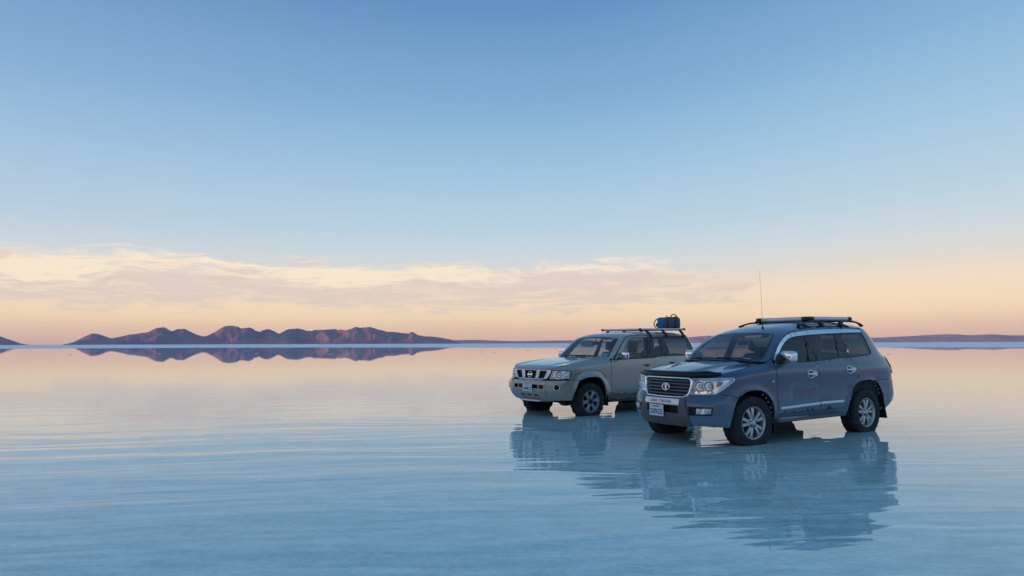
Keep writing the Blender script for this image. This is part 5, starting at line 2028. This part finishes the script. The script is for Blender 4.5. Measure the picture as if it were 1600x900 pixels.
    panel(b, P, [(sE + .003, .748), (LL, .748), (LL, 1.24), (5.72, 1.24), (5.76, 1.60), (LL, 1.60), (LL, 1.688), (sE + .003, 1.688)], pm, [], .055, gap=.002, sym=True)
    tail = b.build('tailgate', root)
    b = MB()
    panel(b, off(P, -.008), [(5.72, 1.24), (LL, 1.24), (LL, 1.60), (5.76, 1.60)], M['glass_clear'], [], .07, th=0, gap=0, sym=True)
    b.build('rear_window', tail)
    strip_plate(bumper if False else tail, 'BOLIVIA', '1640KZV', Vector(P(LL, .95)) + Vector((-.012, .0, 0)), .300, .150, math.pi)

    # roof rack: a silver frame on gutter clamps
    rk = MB()
    zf, zb = 1.818, 1.838
    fr_ = lambda x: zf + (zb - zf) * (-.42 - x) / 1.6
    for k in range(8):
        rk.box((-1.22, -.50 + 1.0 * k / 7, fr_(-1.22) - .004), (1.58, .045, .014), M['satin'], .004, rot=Matrix.Rotation(math.atan2(zb - zf, 1.6), 3, 'Y'))
    for x in (-.62, -1.2, -1.85):
        rk.tube([(x, -.60, fr_(x) - .022), (x, .60, fr_(x) - .022)], .015, M['black_plastic'], 8, flat=(.7, 1.2))
    rack = rk.build('roof_rack', root)
    A, B, C, D = Vector((-.42, -.60, zf)), Vector((-.42, .60, zf)), Vector((-2.02, .60, zb)), Vector((-2.02, -.60, zb))
    b = MB()
    for p0, p1 in ((A, B), (B, C), (C, D), (D, A)):
        d = (p1 - p0).normalized()
        b.tube([p0 + d * .02, p1 - d * .02], .023, M['satin'], 10, flat=(1.0, .6), up=(0, 0, 1))
    b.build('rack_frame', rack)
    for c, d1 in ((A, (0, 1)), (B, (0, -1)), (C, (0, -1)), (D, (0, 1))):
        b = MB()
        b.blob(c, (.06, .06, .055), M['black_plastic'], .5, 12, 8)
        b.build('rack_corner', rack)
    for x in (-.62, -1.2, -1.85):
        for sg in (1, -1):
            b = MB()
            g_ = Vector(P(*sc_(x, PT_T(x) - .02)))
            b.tube([(x, sg * .60, fr_(x) - .02), (x, sg * .64, fr_(x) - .06), (x - .03, sg * (g_.y + .012), g_.z + .01), (x - .035, sg * (g_.y + .020), g_.z - .03)], [.026, .028, .026, .020], M['black_plastic'], 8, flat=(1.0, 1.5))
            b.build('rack_clamp', rack)

    # cabin
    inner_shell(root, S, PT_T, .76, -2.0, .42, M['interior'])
    b = MB()
    rws = []
    for k in range(-10, 11):
        y = .77 * k / 10
        hump = .03 * math.exp(-((y - .36) / .18) ** 2)
        rws.append([(.88, y, 1.15), (.74, y, 1.16 + hump * .5), (.60, y, 1.15 + hump), (.50, y, 1.07 + hump), (.48, y, .92), (.56, y, .75)])
    b.grid(rws, M['interior'], True)
    b.build('dashboard', root)
    steering(root, .38, .36, 1.04, M['black_plastic'])
    b = MB()                                     # grab handle on the far pillar
    b.tube(spline([(.62, -.74, 1.30), (.54, -.66, 1.36), (.46, -.64, 1.44), (.43, -.67, 1.50)], 4), .014, M['black_plastic'], 8)
    b.build('grab_handle', root)
    seat(root, -.12, .36, M['seat_beige'], .62)
    seat(root, -.12, -.36, M['seat_beige'], .62)
    for y in (-.42, .42):
        seat(root, -.98, y, M['seat_beige'], .62, .55, .50)
    # underside
    b = MB()
    b.box((-.05, 0, .37), (3.7, 1.0, .14), M['dark_metal'], .03)
    for y in (-.48, .48):
        b.tube([(2.2, y, .40), (.8, y, .35), (-1.0, y, .35), (-2.2, y, .40)], .05, M['dark_metal'], 8)
    for x in (1.485, -1.485):
        b.tube([(x, -.76, .29), (x, .76, .29)], .05, M['dark_metal'], 10)
    b.blob((1.485, .12, .27), (.30, .28, .24), M['rust'], .8)
    b.blob((-1.485, 0, .28), (.30, .28, .24), M['dark_metal'], .8)
    for sg in (1, -1):
        b.tube([(1.70, sg * .40, .25), (1.70, 0, .25)], .022, M['dark_metal'], 6)
        b.tube([(1.95, sg * .50, .30), (1.485, sg * .48, .25)], .03, M['dark_metal'], 8)
    b.tube([(.9, .35, .30), (-.6, .40, .29), (-1.3, .5, .36), (-2.1, .5, .33)], .033, M['rust'], 8)
    b.blob((-1.9, -.1, .36), (.45, .8, .18), M['dark_metal'], .6)
    b.build('chassis', root)

    # wheels
    wh = empty('wheel', (0, 0, 0), 0, root)
    tyre_mb(.392, .270, .226, M['tyre'], chunky=True, blocks=34).build('tyre', wh)
    b = MB()
    al = M['alloy_dusty']
    b.lathe([(-.10, .215), (.08, .215), (.10, .222), (.118, .233), (.122, .226), (.112, .216), (.08, .207), (.04, .195), (-.10, .195)], al, seg=56)
    b.lathe([(.02, .205), (.025, .13), (.02, .02)], M['dark_metal'], seg=30)
    for k in range(6):
        a0 = 2 * math.pi * k / 6
        spoke(b, al, a0, .055, .208, .072, .050, .096, .104, .05)
        spoke(b, al, a0 + .10, .150, .210, .030, .040, .098, .104, .05, twist=.10)
        spoke(b, al, a0 - .10, .150, .210, .030, .040, .098, .104, .05, twist=-.10)
    b.lathe([(.05, .080), (.094, .076), (.104, .060), (.104, .048)], al, seg=30)
    b.lathe([(.09, .048), (.118, .046), (.124, .036), (.125, .001)], M['dark_metal'], seg=30)
    wheel_bolts(6, .062, .098, .011, M['dark_metal'], b)
    b.build('rim', wh)
    for i, (x, y, sg) in enumerate([(1.485, .795, 1), (1.485, -.795, -1), (-1.485, .795, 1), (-1.485, -.795, -1)]):
        st_ = R(-3) if x > 0 else 0
        mt = Matrix.Translation((x, y, .300)) @ Matrix.Rotation((math.pi if sg < 0 else 0) + st_, 4, 'Z') @ Matrix.Rotation(.7 * i + .1, 4, 'Y')
        if i == 0: wh.matrix_basis = mt
        else: dup(wh, root, mt)
    return root


bronze_car = build_bronze_car()


# ------------------------------------------------------------------ bag on its rack
def build_bag():
    root = empty('duffel_bag')
    tag(root, 'blue and grey duffel bag with black straps lying on the silver roof rack', 'bag')
    L2, h, d = .265, .31, .32

    def sec(x, k=1.0, n=24):
        e = .62
        row = []
        for j in range(n):
            th = 2 * math.pi * j / n
            c, s_ = math.cos(th), math.sin(th)
            yy = math.copysign(abs(c) ** e, c) * d / 2 * k
            zz = math.copysign(abs(s_) ** e, s_) * h / 2 * k
            w_ = .012 * noise.noise(Vector((x * 9, c * 2.2, s_ * 2.2)))
            row.append((x, yy * (1 + w_ * 4), h / 2 + zz * (1 + w_ * 3) + .008 * math.sin(x * 12)))
        return row
    b = MB()
    xs = [-L2 - .01, -L2, -.22, -.16, -.10]
    b.grid([sec(x, k) for x, k in zip(xs, (.55, .84, .97, 1.0, 1.0))], M['bag_blue'], True, closed_u=True, caps=True)
    xs = [-.10, -.03, .05, .13, .20, .24, .27, .28]
    b.grid([sec(x, k) for x, k in zip(xs, (1, 1.02, 1.02, 1, .98, .92, .80, .5))], M['bag_grey'], True, closed_u=True, caps=True)
    b.build('body', root)
    for x in (-.03, .17):
        b = MB()
        q = sec(x, 1.035, 40)
        b.tube(q, .013, M['webbing'], 6, closed=True, flat=(.4, 1.6))
        b.build('strap', root)
    b = MB()
    b.tube(spline([(.05, -.03, h * .98), (.08, -.05, h + .05), (.16, -.06, h + .055), (.23, -.03, h * .93)], 5), .012, M['webbing'], 7)
    b.build('handle', root)
    b = MB()
    b.tube(spline([(-.06, 0, h + .005), (-.06, 0, h + .03), (-.035, 0, h + .03), (-.035, 0, h + .005)], 4), .006, M['webbing'], 6)
    b.build('handle', root)
    b = MB()
    b.tube(spline([(-.22, -.02, h * .90), (-.30, -.03, h * .80), (-.355, -.03, h * .50), (-.33, -.03, h * .20), (-.26, -.02, h * .06)], 6), .012, M['webbing'], 7)
    b.build('shoulder_strap', root)
    b = MB()
    b.blob((-.285, -.05, h * .36), (.06, .07, .09), M['brown'], .8, 12, 8)
    b.tube([(-.26, -.04, h * .62), (-.28, -.05, h * .5), (-.285, -.05, h * .4)], .006, M['webbing'], 6)
    b.build('pouch', root)
    mt = Matrix.Translation((2.251, 15.991, 0)) @ Matrix.Rotation(R(218), 4, 'Z') @ Matrix.Translation((-1.97, .17, 1.838)) @ Matrix.Rotation(R(-218 - 10), 4, 'Z')
    root.matrix_world = mt
    return root


build_bag()
